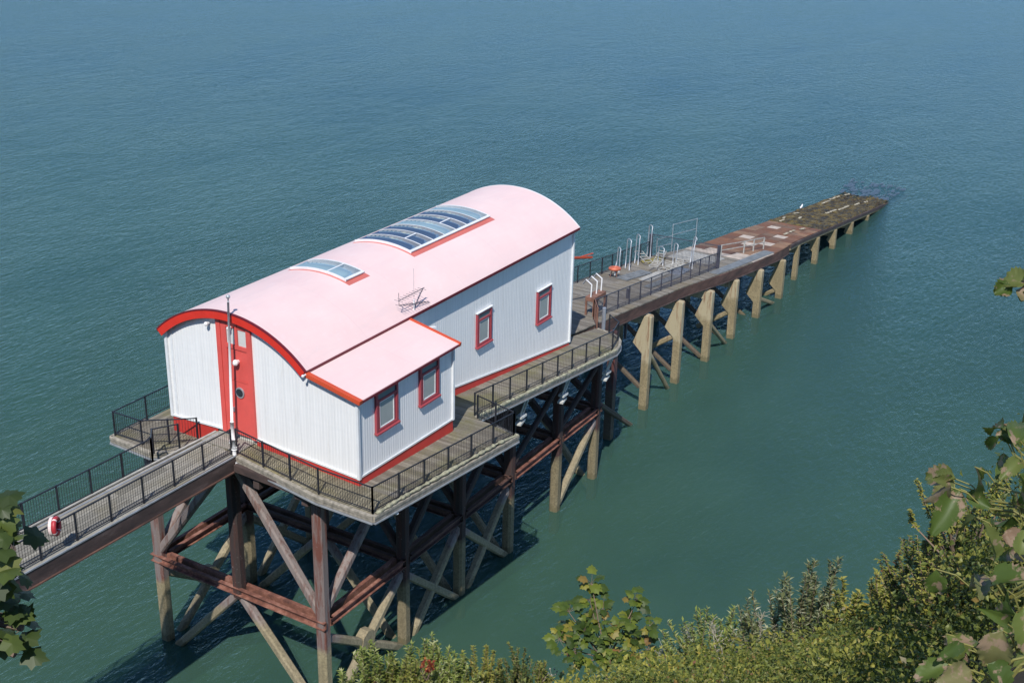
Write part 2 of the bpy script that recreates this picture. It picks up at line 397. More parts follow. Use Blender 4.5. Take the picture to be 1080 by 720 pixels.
# ------------------------------------------------------------------ plank decks
def clip_extent(poly, axis, a, b_):
    """extent of a convex polygon along the other axis within the strip a..b of 'axis'"""
    lo, hi = 1e9, -1e9
    for c in (a + .001, (a + b_) / 2, b_ - .001):
        xs = []
        for i in range(len(poly)):
            p, q = poly[i], poly[(i + 1) % len(poly)]
            if (p[axis] - c) * (q[axis] - c) < 0:
                t = (c - p[axis]) / (q[axis] - p[axis]); xs.append(p[1 - axis] + t * (q[1 - axis] - p[1 - axis]))
        if len(xs) >= 2:
            lo = min(lo, min(xs)); hi = max(hi, max(xs))
    return (lo, hi) if hi > lo else None
def planks(poly, zf, axis, w=.16, gap=.014, th=.06):
    """planks stacked along 'axis' (0: planks run in y, 1: planks run in x)"""
    m_ = MB(); a0 = min(p[axis] for p in poly); a1 = max(p[axis] for p in poly); n = max(1, int((a1 - a0) / w))
    w = (a1 - a0) / n
    for i in range(n):
        a, b_ = a0 + i * w, a0 + (i + 1) * w - gap; e = clip_extent(poly, axis, a, b_)
        if not e: continue
        lo, hi = e; lo += rnd.uniform(-.015, .015); hi += rnd.uniform(-.015, .015); dz = rnd.uniform(-.006, .006)
        step = 2.6; k = max(1, math.ceil((hi - lo) / step))
        for j in range(k):
            l0, l1 = lo + (hi - lo) * j / k, lo + (hi - lo) * (j + 1) / k - (.006 if j < k - 1 else 0)
            pts = [(a, l0), (b_, l0), (b_, l1), (a, l1)]
            if axis == 1: pts = [(l0, a), (l1, a), (l1, b_), (l0, b_)]
            m_.hexa([(x, y, zf(x, y) - th + dz) for x, y in pts] + [(x, y, zf(x, y) + dz) for x, y in pts])
    return m_

# ================================================================== PIER: decks, piles, beams, braces
pier = thing('pier', (0, 3.6, WL), 'tall framed pier of stained concrete piles and rusty beams under the pink roofed building', 'pier')
ZX, ZZ = [-2, 0, 6.5, 10.4, 21.8, 26], [0, -.02, -.36, -.9, -2.27, -2.72]
def z_side(x, y=0): return interp(x, ZX, ZZ)
def z_front(x, y): return interp(y, [-4.3, -2.5, 2.4, 3.0, 4.8, 5.5, 5.6, 9], [-.06, -.03, .24, .3, .3, .26, .26, .26])
LPZ = -.33
plat_front = [(-1.1, 2.75), (-1.55, -1.7), (-1.5, -4.3), (0, -4.3), (0, 4.8), (-1.1, 4.8)]
planks(plat_front, z_front, 1, .17).build('front_deck', 'deck_mossy', pier)
plat_side = [(0, -4.3), (7.9, -4.85), (8.5, -2.3), (8.6, 0.0), (0, 0.0)]
planks(plat_side, lambda x, y: z_side(x) - .012, 0, .17).build('side_deck', 'deck_timber', pier)
walk = [(8.55, -2.25), (22.6, -2.3), (24.2, -1.75), (25.1, -.8), (25.4, .3), (22.4, .6), (21.9, .0), (8.6, .0)]
planks(walk, lambda x, y: z_side(x) - .012, 0, .19).build('side_walkway', 'deck_timber', pier)
plat_left = [(-1.85, 8.95), (-1.95, 7.2), (-1.9, 6.4), (-.9, 5.2), (0.0, 5.0), (21, 8.2), (21, 8.95)]
plat_left = [(-1.85, 8.95), (-1.95, 6.6), (-1.15, 5.6), (0.05, 5.3), (0.05, 8.95)]
planks(plat_left, lambda x, y: LPZ, 1, .2).build('left_deck', 'deck_timber', pier)
planks([(0.05, 7.25), (14, 7.25), (14, 8.95), (0.05, 8.95)], lambda x, y: LPZ, 1, .2).build('left_side_deck', 'deck_timber', pier)
# landing in front of the door
planks([(-1.0, 2.72), (-.03, 2.72), (-.03, 4.7), (-1.0, 4.7)], lambda x, y: .335, 0, .2, th=.03).build('door_landing', 'deck_grey', pier)

def edge_trim(pts, name='deck_edge', depth=.24, mat='fascia_timber', off=.0):
    m_ = MB()
    for p, q in zip(pts, pts[1:]):
        m_.bar((p[0], p[1], p[2] - .06), (q[0], q[1], q[2] - .06), .16, .14, ch=.015)
        m_.bar((p[0], p[1], p[2] - .2), (q[0], q[1], q[2] - .2), .11, .12, ch=.01)
    m_.build(name, mat, pier)
    w_ = MB()
    for p, q in zip(pts, pts[1:]):
        w_.bar((p[0], p[1], p[2] - .31), (q[0], q[1], q[2] - .31), .2, .055)
    w_.build('edge_angle', 'galvanised', pier)
edge_trim([(-1.15, 2.7, .26), (-1.6, -1.7, .02), (-1.55, -4.35, -.03)])
edge_trim([(-1.55, -4.35, -.03), (8.0, -4.9, z_side(8.0)), (8.3, -3.6, z_side(8.2) - .02)])
wp = [(8.7, -2.32), (12, -2.34), (16, -2.36), (19.5, -2.36), (22.6, -2.38), (23.5, -2.15), (24.3, -1.8), (24.9, -1.35), (25.25, -.8), (25.5, .2)]
edge_trim([(x, y, z_side(x)) for x, y in wp])
edge_trim([(.05, 9.0, LPZ), (-1.9, 9.0, LPZ), (-2.0, 6.6, LPZ), (-1.2, 5.55, LPZ)])
# knobbly lichen covered rope kerb along the outer edges
def rope(p, q, n):
    m_ = MB(); vs = []; K = 7; p, q = Vector(p), Vector(q)
    for i in range(n + 1):
        c_ = p.lerp(q, i / n); c_.z = z_side(c_.x) + .015; r_ = rnd.choice((.035, .05, .075, .08)) 
        vs += [c_ + Vector((0, math.cos(6.283 * k / K) * r_ * 1.3, math.sin(6.283 * k / K) * r_)) for k in range(K)]
    fs = [(i * K + k, i * K + (k + 1) % K, (i + 1) * K + (k + 1) % K, (i + 1) * K + k) for i in range(n) for k in range(K)]
    return m_.add(vs, fs)
simple('lichen_rope', (.30, .29, .20), .95, var=.5, scale=7, bump=.6)
rope((-1.4, -4.36, 0), (7.9, -4.88, 0), 60).build('kerb', 'lichen_rope', pier)
rope((8.8, -2.35, 0), (22.5, -2.38, 0), 80).build('kerb', 'lichen_rope', pier)

PX = [-.5, 5.1, 9.7, 14.25, 19.2, 23.6]; PY = [-.85, 3.65, 8.3]
def ztop(x, y): return min(z_side(x), .0) - .55
MIDZ = -6.65
def pile(x, y, z1, w=.5, mat='pile_concrete', par=None, z0=WL - 1.4):
    MB().bar((x, y, z0), (x, y, z1), w, w, (1, 0, 0), .1).build('pile', mat, par or pier)
def brace(p, q, w=.36, h=.36, mat='brace_concrete', par=None, ch=.07):
    MB().bar(p, q, w, h, (0, 0, 1), ch).build('brace', mat, par or pier)
def twin_beam(p, q, axis, mat='rust_beam', d=.15):
    off = Vector((d, 0, 0)) if axis == 'y' else Vector((0, d, 0)); m_ = MB()
    for s_ in (-1, 1):
        a, b_ = Vector(p) + off * s_, Vector(q) + off * s_; z = Vector((0, 0, 1))
        m_.bar(a, b_, .03, .32)                                     # web
        for zz in (-.16, .16):
            m_.bar(a + z * zz + off * s_ * .5, b_ + z * zz + off * s_ * .5, .17, .035)   # flanges
    m_.build('beam', mat, pier)
for i, x in enumerate(PX):
    for y in PY: pile(x, y, ztop(x, y), .5, 'pile_concrete' if i == 0 and y != PY[1] else 'shaded_pier_pile', z0=(MIDZ - .35) if y == PY[1] else WL - 1.4)
    MB().bar((x, -1.9, ztop(x, 0) - .12), (x, 8.9, ztop(x, 0) - .12), .35, .42).build('cross_head', 'bridge_beam', pier)
    twin_beam((x, PY[0] - .3, MIDZ), (x, PY[2] + .3, MIDZ), 'y', 'rust_beam' if i == 0 else 'side_beam')  # bents behind the front get a darker beam colour for their shade
    # transverse bracing of each bent
    yc = PY[1]
    for ys in (PY[0], PY[2]):
        s_ = 1 if ys > yc else -1
        brace((x, yc + s_ * .35, ztop(x, yc) - .25), (x, ys - s_ * .15, MIDZ + .45), mat='brace_concrete' if i == 0 else 'shaded_pier_brace')
        if i != 4 or s_ > 0: brace((x, yc + s_ * .1, MIDZ - .3), (x, ys - s_ * .1, WL - .7))
for yi, y in enumerate(PY):
    for i in range(len(PX) - 1):
        a, b_ = PX[i], PX[i + 1]
        if yi != 1:
            twin_beam((a + .2, y, MIDZ), (b_ - .2, y, MIDZ), 'x', 'rust_beam' if (i in (0, 3, 4) and yi == 0) or i == 0 else 'side_beam')  # sunlit bays stay rust red, shade is put into the other bays' colour
            if i < 3:
                brace((a, y, MIDZ + .4), (b_, y, ztop(b_, y) - .3), mat='brace_concrete' if i == 0 else 'shaded_pier_brace')
            else: brace((a, y, MIDZ + .4), (b_, y, ztop(b_, y) - .9), .28, .28, 'shaded_pier_brace')
        if yi == 1: continue
        if i in (0, 1, 2):
            brace((a, y, MIDZ - .75), (b_, y, WL - .35)); brace((b_, y + .02, MIDZ - .45), (a, y + .02, WL - .75))
        elif i == 4: brace((b_, y, MIDZ - .5), (a, y, WL + .1))
# gusset node where the low braces cross
for y in (PY[0], PY[2]):
    x = (PX[0] + PX[1]) / 2 - .05
    MB().prism([(x + a * .48, y - .22, -9.15 + c_ * .5) for a, c_ in ((-1, -.35), (-.6, -.75), (.1, -1), (.75, -.6), (1, .2), (.6, .8), (-.1, 1), (-.75, .6))], (0, .44, 0)).build('brace_joint', 'brace_concrete', pier)
# longitudinal girders under the building
for y in (-.85, 1.6, 3.65, 5.8, 8.3):
    MB().bar((-1.3, y, -.62 if y < 7 else -.72), (9.5, y, -1.2), .3, .4).build('girder', 'bridge_beam', pier)
    MB().bar((9.5, y, -1.2), (25.2, y, -3.1), .3, .4).build('girder', 'bridge_beam', pier)
for x, y0, z in ((-1.25, -4.2, -.42), (3.2, -4.4, -.55), (7.4, -4.7, -.8)):
    MB().bar((x, y0, z), (x, -.4, z - .05), .2, .28).build('cantilever_beam', 'bridge_beam', pier)
MB().bar((-1.35, -4.1, -.36), (-1.35, 2.6, -.15), .18, .3).build('cantilever_beam', 'bridge_beam', pier)
# white knee brackets below the side walkway
for x in (13.3, 17.5, 22.4):
    z = z_side(x) - .35; m_ = MB()
    for d in (-.16, .16):
        m_.tube([(x + d, -2.3, z), (x + d * .8, -2.0, z - .95)], .045, 6)
    m_.box(x - .25, x + .25, -2.15, -1.85, z - 1.05, z - .93); m_.bar((x - .3, -2.0, z - 1.35), (x + .3, -1.9, z - 1.3), .3, .1)
    m_.build('bracket', 'bracket_white', pier)
    MB().bar((x, -2.2, z + .1), (x, -.6, z + .05), .16, .2).build('cantilever_beam', 'bridge_beam', pier)
# little bulkhead lamps under the deck edge
for n_, (x, y, z) in enumerate(((-.2, -4.42, -.5), (3.9, -4.62, -.66), (7.6, -4.82, -.85))):
    m_ = MB(); m_.tube([(x, y, z + .15), (x, y, z)], .015, 6); m_.ball((x, y, z - .06), .06, n=8, k=6); m_.tube([(x, y, z), (x, y, z - .05)], .05, 8, .09)
    tag(m_.build('deck_lamp', 'white_metal'), ('small white lamp under the front corner of the deck edge', 'small white lamp under the middle of the side deck edge', 'small white lamp under the far end of the side deck edge')[n_], 'lamp', 'lamps under the deck edge')

# ------------------------------------------------------------------ footbridge to the shore
bridge = thing('footbridge', (-1.2, 3.8, .2), 'narrow planked footbridge running from the cliff to the red door', 'footbridge')
def zb(x, y=0): return .30
bp = [(-30.5, 3.05), (-1.02, 2.78), (-1.02, 4.72), (-30.5, 5.35)]
planks([bp[0], bp[1], bp[2], bp[3]], zb, 1, .155, .02).build('deck', 'deck_grey', bridge)
for y0, y1 in ((3.0, 2.72), (5.35, 4.8)):
    MB().bar((-30.5, y0, -.02), (-1.0, y1, -.02), .12, .62).build('side_beam', 'bridge_beam', bridge)
    MB().bar((-30.5, y0, -.35), (-1.0, y1, -.35), .26, .05).build('beam_flange', 'side_beam', bridge)
MB().bar((-30.5, 5.42, .38), (-.15, 4.72, .36), .085, .06, ch=.01).build('kerb', 'kerb_pale', bridge)
MB().bar((-30.5, 5.22, .33), (-.15, 4.5, .33), .06, .05).build('pipe', 'galvanised', bridge)
MB().bar((-30.5, 2.94, .30), (-1.2, 2.66, .30), .05, .05).build('pipe', 'galvanised', bridge)

railing('black railing along the near side of the footbridge, with the lifebuoy on it', [(-30.5, 3.1, .3), (-1.25, 2.85, .3)], 1.56)
railing('black railing along the far side of the footbridge', [(-30.5, 5.3, .3), (-3.5, 4.86, .3)], 1.52)
railing('short black railing from the footbridge to the left landing, before the stair gap', [(-3.5, 4.86, .3), (-2.2, 6.2, -.2), (-1.3, 5.66, -.2)], 1.6)
railing('black railing round the left landing beside the door wall', [(3.6, 8.9, LPZ), (-1.75, 8.9, LPZ), (-1.72, 7.35, LPZ), (-1.05, 6.5, LPZ), (-.3, 5.62, LPZ)], 1.9)
railing('black railing along the front deck between the flagpole and the deck corner', [(-1.05, 2.75, .28), (-1.45, -1.7, .04), (-1.42, -4.22, -.02)], 1.75)
railing('black railing on the outer edge of the deck below the two low annexe windows', [(-1.42, -4.22, -.02), (7.85, -4.78, z_side(7.9))], 1.5)
railing('short black railing across the end of the side deck where it steps in', [(7.85, -4.78, z_side(7.9)), (8.55, -2.5, z_side(8.5))], 1.3)
railing('black railing beside the sloping walkway under the two high side windows', [(8.75, -2.22, z_side(8.7)), (22.4, -2.25, z_side(22.4)), (24.2, -1.7, z_side(24.2)), (25.1, -.7, z_side(25.1))], 1.5, barstep=.16, bar_r=.005)

# ================================================================== BUILDING
L = 21.6; W = 7.2; YC = 3.6; ZCN = .23; RR = 5.64
house = thing('boathouse', (0, 3.6, 0), 'white corrugated lifeboat house with a pink vaulted roof and red trim standing over the sea', 'boathouse')
def arc_z(y, r=RR - .06): return ZCN + math.sqrt(max(0, r * r - (y - YC) ** 2))
def corr(o, d, n, length, zbf, ztf, pitch=.152, depth=.007, s0=0.0):
    """corrugated sheet: profile along d, pushed out along n"""
    m_ = MB(); o, d, n = Vector(o), Vector(d), Vector(n); prof = ((0, 0), (.32, 0), (.42, 1), (.90, 1))
    pts = []; k = 0
    while True:
        done = False
        for a, h in prof:
            s_ = (k + a) * pitch
            if s_ >= length: done = True; break
            pts.append((s_, h * depth))
        if done: break
        k += 1
    pts.append((length, 0)); vs = []
    for s_, h in pts:
        p = o + d * s_ + n * h; vs += [(p.x, p.y, zbf(s_)), (p.x, p.y, ztf(s_))]
    fs = [(2 * i, 2 * i + 2, 2 * i + 3, 2 * i + 1) for i in range(len(pts) - 1)]
    return m_.add(vs, fs)
FB_Y, FB_Z = [-2.52, -1.45, .28, 2.03, 4.31, 7.2], [.27, .30, .39, .5, .5, .36]
def zfb(y): return interp(y, FB_Y, FB_Z)
# front gable
wall = corr((0, W, 0), (0, -1, 0), (-1, 0, 0), W - 4.36, lambda s: zfb(W - s), lambda s: arc_z(W - s))
w2 = corr((0, 2.62, 0), (0, -1, 0), (-1, 0, 0), 2.62, lambda s: zfb(2.62 - s), lambda s: arc_z(2.62 - s)); wall.add(w2.v, w2.f)
# side walls (right side steps down with the slip), seaward gable
def zsb(x): return interp(x, [0, 6.4, 10.4, 16.6, 21.8], [.3, .05, -.52, -1.42, -2.13])
w2 = corr((0, 0, 0), (1, 0, 0), (0, -1, 0), L, zsb, lambda s: arc_z(0)); wall.add(w2.v, w2.f)
w2 = corr((0, W, 0), (1, 0, 0), (0, 1, 0), L, lambda s: zsb(s), lambda s: arc_z(0)); wall.add(w2.v, w2.f)
for y0, y1 in ((0, 1.1), (6.1, 7.2)):
    w2 = corr((L, y0, 0), (0, 1, 0), (1, 0, 0), y1 - y0, lambda s: -2.1, lambda s: arc_z(y0 + s)); wall.add(w2.v, w2.f)
wall = wall.build('wall', 'white_wall', house)
# inner lining so the building is solid
m_ = MB(); n_ = 16; ys = [W * i / n_ for i in range(n_ + 1)]
for x in (.10, L - .12):
    poly = [(x, y, arc_z(y) - .05) for y in ys] + [(x, W - .02, .2 if x < 1 else -2.1), (x, .02, .2 if x < 1 else -2.1)]
    m_.prism(poly, (.05, 0, 0))
m_.build('inner_wall', 'interior', house)
MB().hexa([(0.02, .03, .1), (L - .05, .03, -2.3), (L - .05, W - .03, -2.3), (.02, W - .03, .1), (.02, .03, .3), (L - .05, .03, -2.1), (L - .05, W - .03, -2.1), (.02, W - .03, .3)]).build('floor', 'interior', house)
# seaward boat doors, facing the slip
d_ = MB()
for k in range(12): d_.box(L - .02, L + .05, 1.12 + k * .415, 1.12 + (k + 1) * .415 - .02, -2.1, 3.4)
d_.build('boat_door', 'door_red', house)
m_ = MB(); m_.prism([(L, y, z) for y, z in [(1.1, 3.42)] + [(1.1 + 5 * i / 10, arc_z(1.1 + 5 * i / 10)) for i in range(11)] + [(6.1, 3.42)]], (.02, 0, 0)); m_.build('sea_gable', 'white_wall', house)

# annexe on the right
AY = -2.52; AX = 6.45
def zan(y): return 3.66 + (y - AY) * .205
ann = corr((0, 0, 0), (0, -1, 0), (-1, 0, 0), 2.52, lambda s: zfb(-s), lambda s: zan(-s))
w2 = corr((0, AY, 0), (1, 0, 0), (0, -1, 0), AX, lambda s: interp(s, [0, AX], [.30, .17]), lambda s: zan(AY)); ann.add(w2.v, w2.f)
w2 = corr((AX, AY, 0), (0, 1, 0), (1, 0, 0), 2.52, lambda s: interp(s, [0, 2.5], [.17, .0]), lambda s: zan(AY + s)); ann.add(w2.v, w2.f)
ann.build('annexe_wall', 'white_wall', house)
# corner trims and base flashings
for x, y, z0, z1 in ((-.035, AY - .035, .26, 3.72), (AX + .03, AY - .035, .16, 3.72), (-.035, W + .03, .36, 4.3), (L + .03, -.035, -2.1, 4.33), (L + .03, W + .03, -2.1, 4.33), (AX + .03, -.06, -.05, 4.1)):
    MB().box(x - .06, x + .06, y - .06, y + .06, z0, z1).build('corner_trim', 'wall_trim', house)
MB().box(-.03, -.005, W - .30, W - .18, .36, 4.42).build('drainpipe', 'wall_trim', house)
for p, q in (((-.045, AY, .26), (-.045, 2.6, .50)), ((-.045, 4.36, .50), (-.045, W, .36)), ((0, AY - .045, .29), (AX, AY - .045, .165)), ((AX + .05, -.045, zsb(AX)), (10.4, -.045, zsb(10.4))), ((10.4, -.045, zsb(10.4)), (16.6, -.045, zsb(16.6))), ((16.6, -.045, zsb(16.6)), (L, -.045, zsb(L)))):
    MB().bar((p[0], p[1], p[2] + .035), (q[0], q[1], q[2] + .035), .05, .075).build('base_flashing', 'wall_trim', house)
# red plinth
p_ = MB()
ysl = [AY - .03, -1.45, .28, 2.03, 2.6]
for a, c_ in zip(ysl, ysl[1:]): p_.add([(-.05, a, z_front(0, a) - .1), (-.05, c_, z_front(0, c_) - .1), (-.02, c_, zfb(c_)), (-.02, a, zfb(a))], [(0, 1, 2, 3)])
for a, c_ in ((4.7, 5.6), (5.6, W + .03)): p_.add([(-.04, a, min(zfb(a), LPZ if a > 5.0 else LPZ)), (-.04, c_, LPZ - .02), (-.02, c_, zfb(c_)), (-.02, a, zfb(a))], [(0, 1, 2, 3)])
xs_ = [-.05, 3.2, AX + .03]
for a, c_ in zip(xs_, xs_[1:]): p_.add([(a, AY - .06, z_side(a) - .08), (c_, AY - .06, z_side(c_) - .08), (c_, AY - .02, interp(c_, [0, AX], [.30, .17])), (a, AY - .02, interp(a, [0, AX], [.30, .17]))], [(0, 1, 2, 3)])
xs_ = [AX, 8, 10.4, 13, 16.6, 19, L]
for a, c_ in zip(xs_, xs_[1:]): p_.add([(a, -.07, z_side(a) - .08), (c_, -.07, z_side(c_) - .08), (c_, -.02, zsb(c_)), (a, -.02, zsb(a))], [(0, 1, 2, 3)])
p_.add([(AX + .06, AY, z_side(AX) - .1), (AX + .06, -.02, z_side(AX) - .1), (AX + .02, -.02, .03), (AX + .02, AY, .17)], [(0, 1, 2, 3)])
p_.add([(0, W + .05, LPZ - .1), (L, W + .05, -2.6), (L, W + .02, -2.1), (0, W + .02, .3)], [(0, 1, 2, 3)])
p_.build('plinth', 'plinth_red', house)

# vaulted roof
half = math.asin(3.89 / RR); NS = 80; X0, X1 = -.24, L + .2
def rp(t, r, x): a = -half + 2 * half * t; return (x, YC + r * math.sin(a), ZCN + r * math.cos(a))
def arch_band(x0, x1, r0, r1, t0=0, t1=1, n=NS):
    m_ = MB(); vs = []; fs = []
    for i in range(n + 1):
        t = t0 + (t1 - t0) * i / n
        vs += [rp(t, r0, x0), rp(t, r1, x0), rp(t, r1, x1), rp(t, r0, x1)]
    for i in range(n):
        for k in range(4): fs.append((4 * i + k, 4 * i + (k + 1) % 4, 4 * i + 4 + (k + 1) % 4, 4 * i + 4 + k))
    fs += [(0, 1, 2, 3), (4 * n + 3, 4 * n + 2, 4 * n + 1, 4 * n)]
    return m_.add(vs, fs)
arch_band(X0, X1, RR - .04, RR).build('roof', 'pink_roof', house)
arch_band(X0 - .03, X0 + .04, RR - .36, RR - .045).build('fascia', 'red_paint', house)
arch_band(X0 - .045, X0 + .05, RR - .04, RR + .012).build('roof_edge', 'maroon', house)
arch_band(X1 - .04, X1 + .03, RR - .33, RR + .01).build('fascia', 'wall_trim', house)
m_ = MB()
for y in (-.295, 7.495): m_.bar((X0, y, 4.26), (X1, y, 4.26), .03, .13)
for y in (-.14, 7.34): m_.bar((X0, y, 4.21), (X1, y, 4.21), .34, .03)
m_.build('eave_trim', 'maroon', house)
# annexe roof
def za(y): return 3.70 + (y + 2.78) * .205
m_ = MB(); m_.hexa([(-.2, -2.8, za(-2.8) - .07), (AX + .16, -2.8, za(-2.8) - .07), (AX + .16, -.02, za(-.02) - .07), (-.2, -.02, za(-.02) - .07),
    (-.2, -2.8, za(-2.8)), (AX + .16, -2.8, za(-2.8)), (AX + .16, -.02, za(-.02)), (-.2, -.02, za(-.02))])
m_.build('annexe_roof', 'pink_roof', house)
for x in (-.17, AX + .14):
    MB().bar((x, -2.84, za(-2.84) - .04), (x, -.26, za(-.26) - .04), .2 if x < 1 else .13, .17).build('annexe_barge_board', 'orange_trim', house)
MB().bar((-.2, -2.815, za(-2.81) - .07), (AX + .16, -2.815, za(-2.81) - .07), .025, .09).build('annexe_eave_trim', 'maroon', house)
MB().bar((-.1, -.02, 4.2), (AX, -.02, 4.2), .05, .18).build('shaded_gap_strip', 'maroon', house)  # red strip in the roof gap, the gap's shadow put into the maroon

# windows on the right wall
def window(x0, x1, z0, z1, y, par):
    f = MB(); d = .09
    f.box(x0, x0 + .12, y - d, y + .02, z0, z1); f.box(x1 - .12, x1, y - d, y + .02, z0, z1)
    f.box(x0 + .12, x1 - .12, y - d, y + .02, z0, z0 + .12); f.box(x0 + .12, x1 - .12, y - d, y + .02, z1 - .1, z1)
    zt = z0 + (z1 - z0) * .74; f.box(x0 + .12, x1 - .12, y - d + .005, y + .02, zt, zt + .09)
    f.box(x0 + .121, x0 + .24, y - d + .03, y + .02, z0 + .121, zt - .001); f.box(x1 - .24, x1 - .121, y - d + .03, y + .02, z0 + .121, zt - .001)
    fo = f.build('window', 'window_red', par)
    MB().box(x0 + .12, x1 - .12, y - .035, y - .025, z0 + .12, zt).build('pane', 'curtain_glass', fo)
    MB().box(x0 + .12, x1 - .12, y - .035, y - .025, zt + .09, z1 - .1).build('pane', 'window_glass', fo)
    b_ = MB(); a, c_ = x0 + .25, x1 - .25
    for q in ((a, a + .03, z0 + .14, zt - .02), (c_ - .03, c_, z0 + .14, zt - .02), (a + .03, c_ - .03, z0 + .14, z0 + .18), (a + .03, c_ - .03, zt - .06, zt - .02)): b_.box(q[0], q[1], y - .06, y - .036, q[2], q[3])
    b_.build('sash_bead', 'wall_trim', fo)
    MB().hexa([(x0 - .05, y - .15, z0 - .07), (x1 + .05, y - .15, z0 - .07), (x1 + .05, y, z0 - .05), (x0 - .05, y, z0 - .05), (x0 - .05, y - .15, z0 - .01), (x1 + .05, y - .15, z0 - .01), (x1 + .05, y, z0 + .03), (x0 - .05, y, z0 + .03)]).build('sill', 'window_red', fo)
    MB().box(x0 - .04, x1 + .04, y - .12, y, z1, z1 + .04).build('head_flashing', 'wall_trim', fo)
window(1.05, 2.48, 1.78, 3.50, AY - .02, house); window(4.0, 5.36, 1.80, 3.50, AY - .02, house)
window(12.25, 13.55, .86, 2.55, -.02, house); window(17.95, 19.35, .15, 1.9, -.02, house)

# front door bay
m_ = MB()
m_.box(-.10, .03, 4.14, 4.36, .48, arc_z(4.25) - .02); m_.box(-.07, .03, 3.86, 4.13, .48, arc_z(4.0) - .02)
m_.box(-.10, .03, 2.58, 2.80, .48, arc_z(2.7) - .02)
m_.box(-.08, .03, 2.80, 3.86, 4.30, 4.46); m_.box(-.08, .03, 3.27, 3.40, 4.46, arc_z(3.3) - .05); m_.box(-.06, .03, 2.80, 3.86, 5.16, arc_z(3.3) - .03)
m_.build('door_frame', 'door_red', house)
d_ = MB(); d_.box(-.03, .03, 2.81, 3.85, .5, 2.93); d_.box(-.035, .03, 2.81, 3.85, 2.96, 4.29); d_.box(-.05, -.03, 2.81, 3.85, 2.9, 2.95)
door = d_.build('door', 'door_red', house)
for y0, y1 in ((2.81, 3.26), (3.41, 3.85)): MB().box(-.03, -.015, y0, y1, 4.47, 5.15).build('transom_pane', 'door_glass', house)
po = MB(); c_ = (-.035, 3.33, 2.42)
po.tube([(-.032, c_[1], c_[2]), (-.075, c_[1], c_[2])], .23, 20); po = po.build('porthole', 'galvanised', door)
MB().tube([(-.076, c_[1], c_[2]), (-.082, c_[1], c_[2])], .175, 20).build('porthole_glass', 'porthole_glass', door)
MB().box(-.09, -.03, 3.68, 3.72, 1.5, 1.7).build('door_handle', 'galvanised', door)

# skylights
def skylight(x0, x1, y0, y1, ribs, mids, pale, label_=None):
    t0 = (math.asin((y0 - YC) / RR) + half) / (2 * half); t1 = (math.asin((y1 - YC) / RR) + half) / (2 * half)
    dt = .012
    fl = arch_band(x0 - .12, x1 + .10, RR - .01, RR + .012, t0 - .042, t1 + .02, 16).build('skylight_flashing', 'faded_red', house)
    c1 = arch_band(x0, x1, RR - .01, RR + .07, t0 + .003, t1 - .003, 16).build('skylight', 'grey_metal', house)
    f_ = MB()
    n = len(ribs)
    for k, x in enumerate(ribs):
        w_ = .055 if k in (0, n - 1) else .036
        q = arch_band(x - w_ / 2, x + w_ / 2, RR + (.015 if k in (0, n - 1) else .08), RR + (.12 if k in (0, n - 1) else .104), t0 - dt, t1 + dt, 16); f_.add(q.v, q.f)
    q = arch_band(x0 + .03, x1 - .03, RR + .05, RR + .11, t0 - dt, t0 + .004, 1); f_.add(q.v, q.f)
    for a, c_ in mids:
        tm = (math.asin((y0 + .92 - YC) / RR) + half) / (2 * half); q = arch_band(ribs[a] + .04, ribs[c_] - .04, RR + .08, RR + .105, tm, tm + .008, 1); f_.add(q.v, q.f)
        for rb in (ribs[a], ribs[c_]):
            q = arch_band(rb - .03, rb + .03, RR + .08, RR + .108, t0 - dt, tm, 4); f_.add(q.v, q.f)
    f_.build('skylight_frame', 'wall_trim', c1)
    for k in range(n - 1):
        arch_band(ribs[k] + .03, ribs[k + 1] - .03, RR + .075, RR + .098, t0 + .002, t1 - .002, 12).build('pane', 'sky_glass_pale' if k in pale else 'sky_glass', c1, True)
rb = [10.12 + (16.78 - 10.12) * k / 7 for k in range(8)]
skylight(10.12, 16.78, 2.22, 5.15, rb, ((1, 2), (4, 5)), (3, 6))
skylight(5.5, 6.72, 2.3, 5.1, [5.5, 6.72], ((0, 1),), (0,))

# fittings on the building
def lamp(name, p, label, cat='lamp', r=.09, n=(-1, 0, 0)):
    n = Vector(n); p = Vector(p); m_ = MB(); m_.tube([p, p + n * .1], r * .6, 8); m_.ball(p + n * .16, r, n=10, k=6)
    return tag(m_.build(name, 'white_metal'), label, cat)
lamp('door_lamp', (-.035, 3.33, 3.78), 'round white lamp on the red door below the transom glass', r=.13)
lamp('security_lamp', (-.05, 4.75, 5.12), 'small lamp on the white wall under the red arch, left of the door')
lamp('sensor', (-.27, -.3, 4.2), 'small white sensor at the right foot of the red roof arch', r=.06)
lamp('sensor', (-.10, 3.55, 5.22), 'small white sensor over the transom glass of the red door', r=.06)
m_ = MB(); m_.tube([(7.9, 0, 3.35), (7.9, -.35, 3.4)], .03, 6); m_.bar((7.75, -.4, 3.42), (8.15, -.5, 3.36), .16, .14, ch=.02); m_.box(7.8, 7.98, -.06, 0, 3.25, 3.5)
tag(m_.build('security_camera', 'white_metal'), 'white security camera on the side wall just beyond the annexe roof', 'camera')
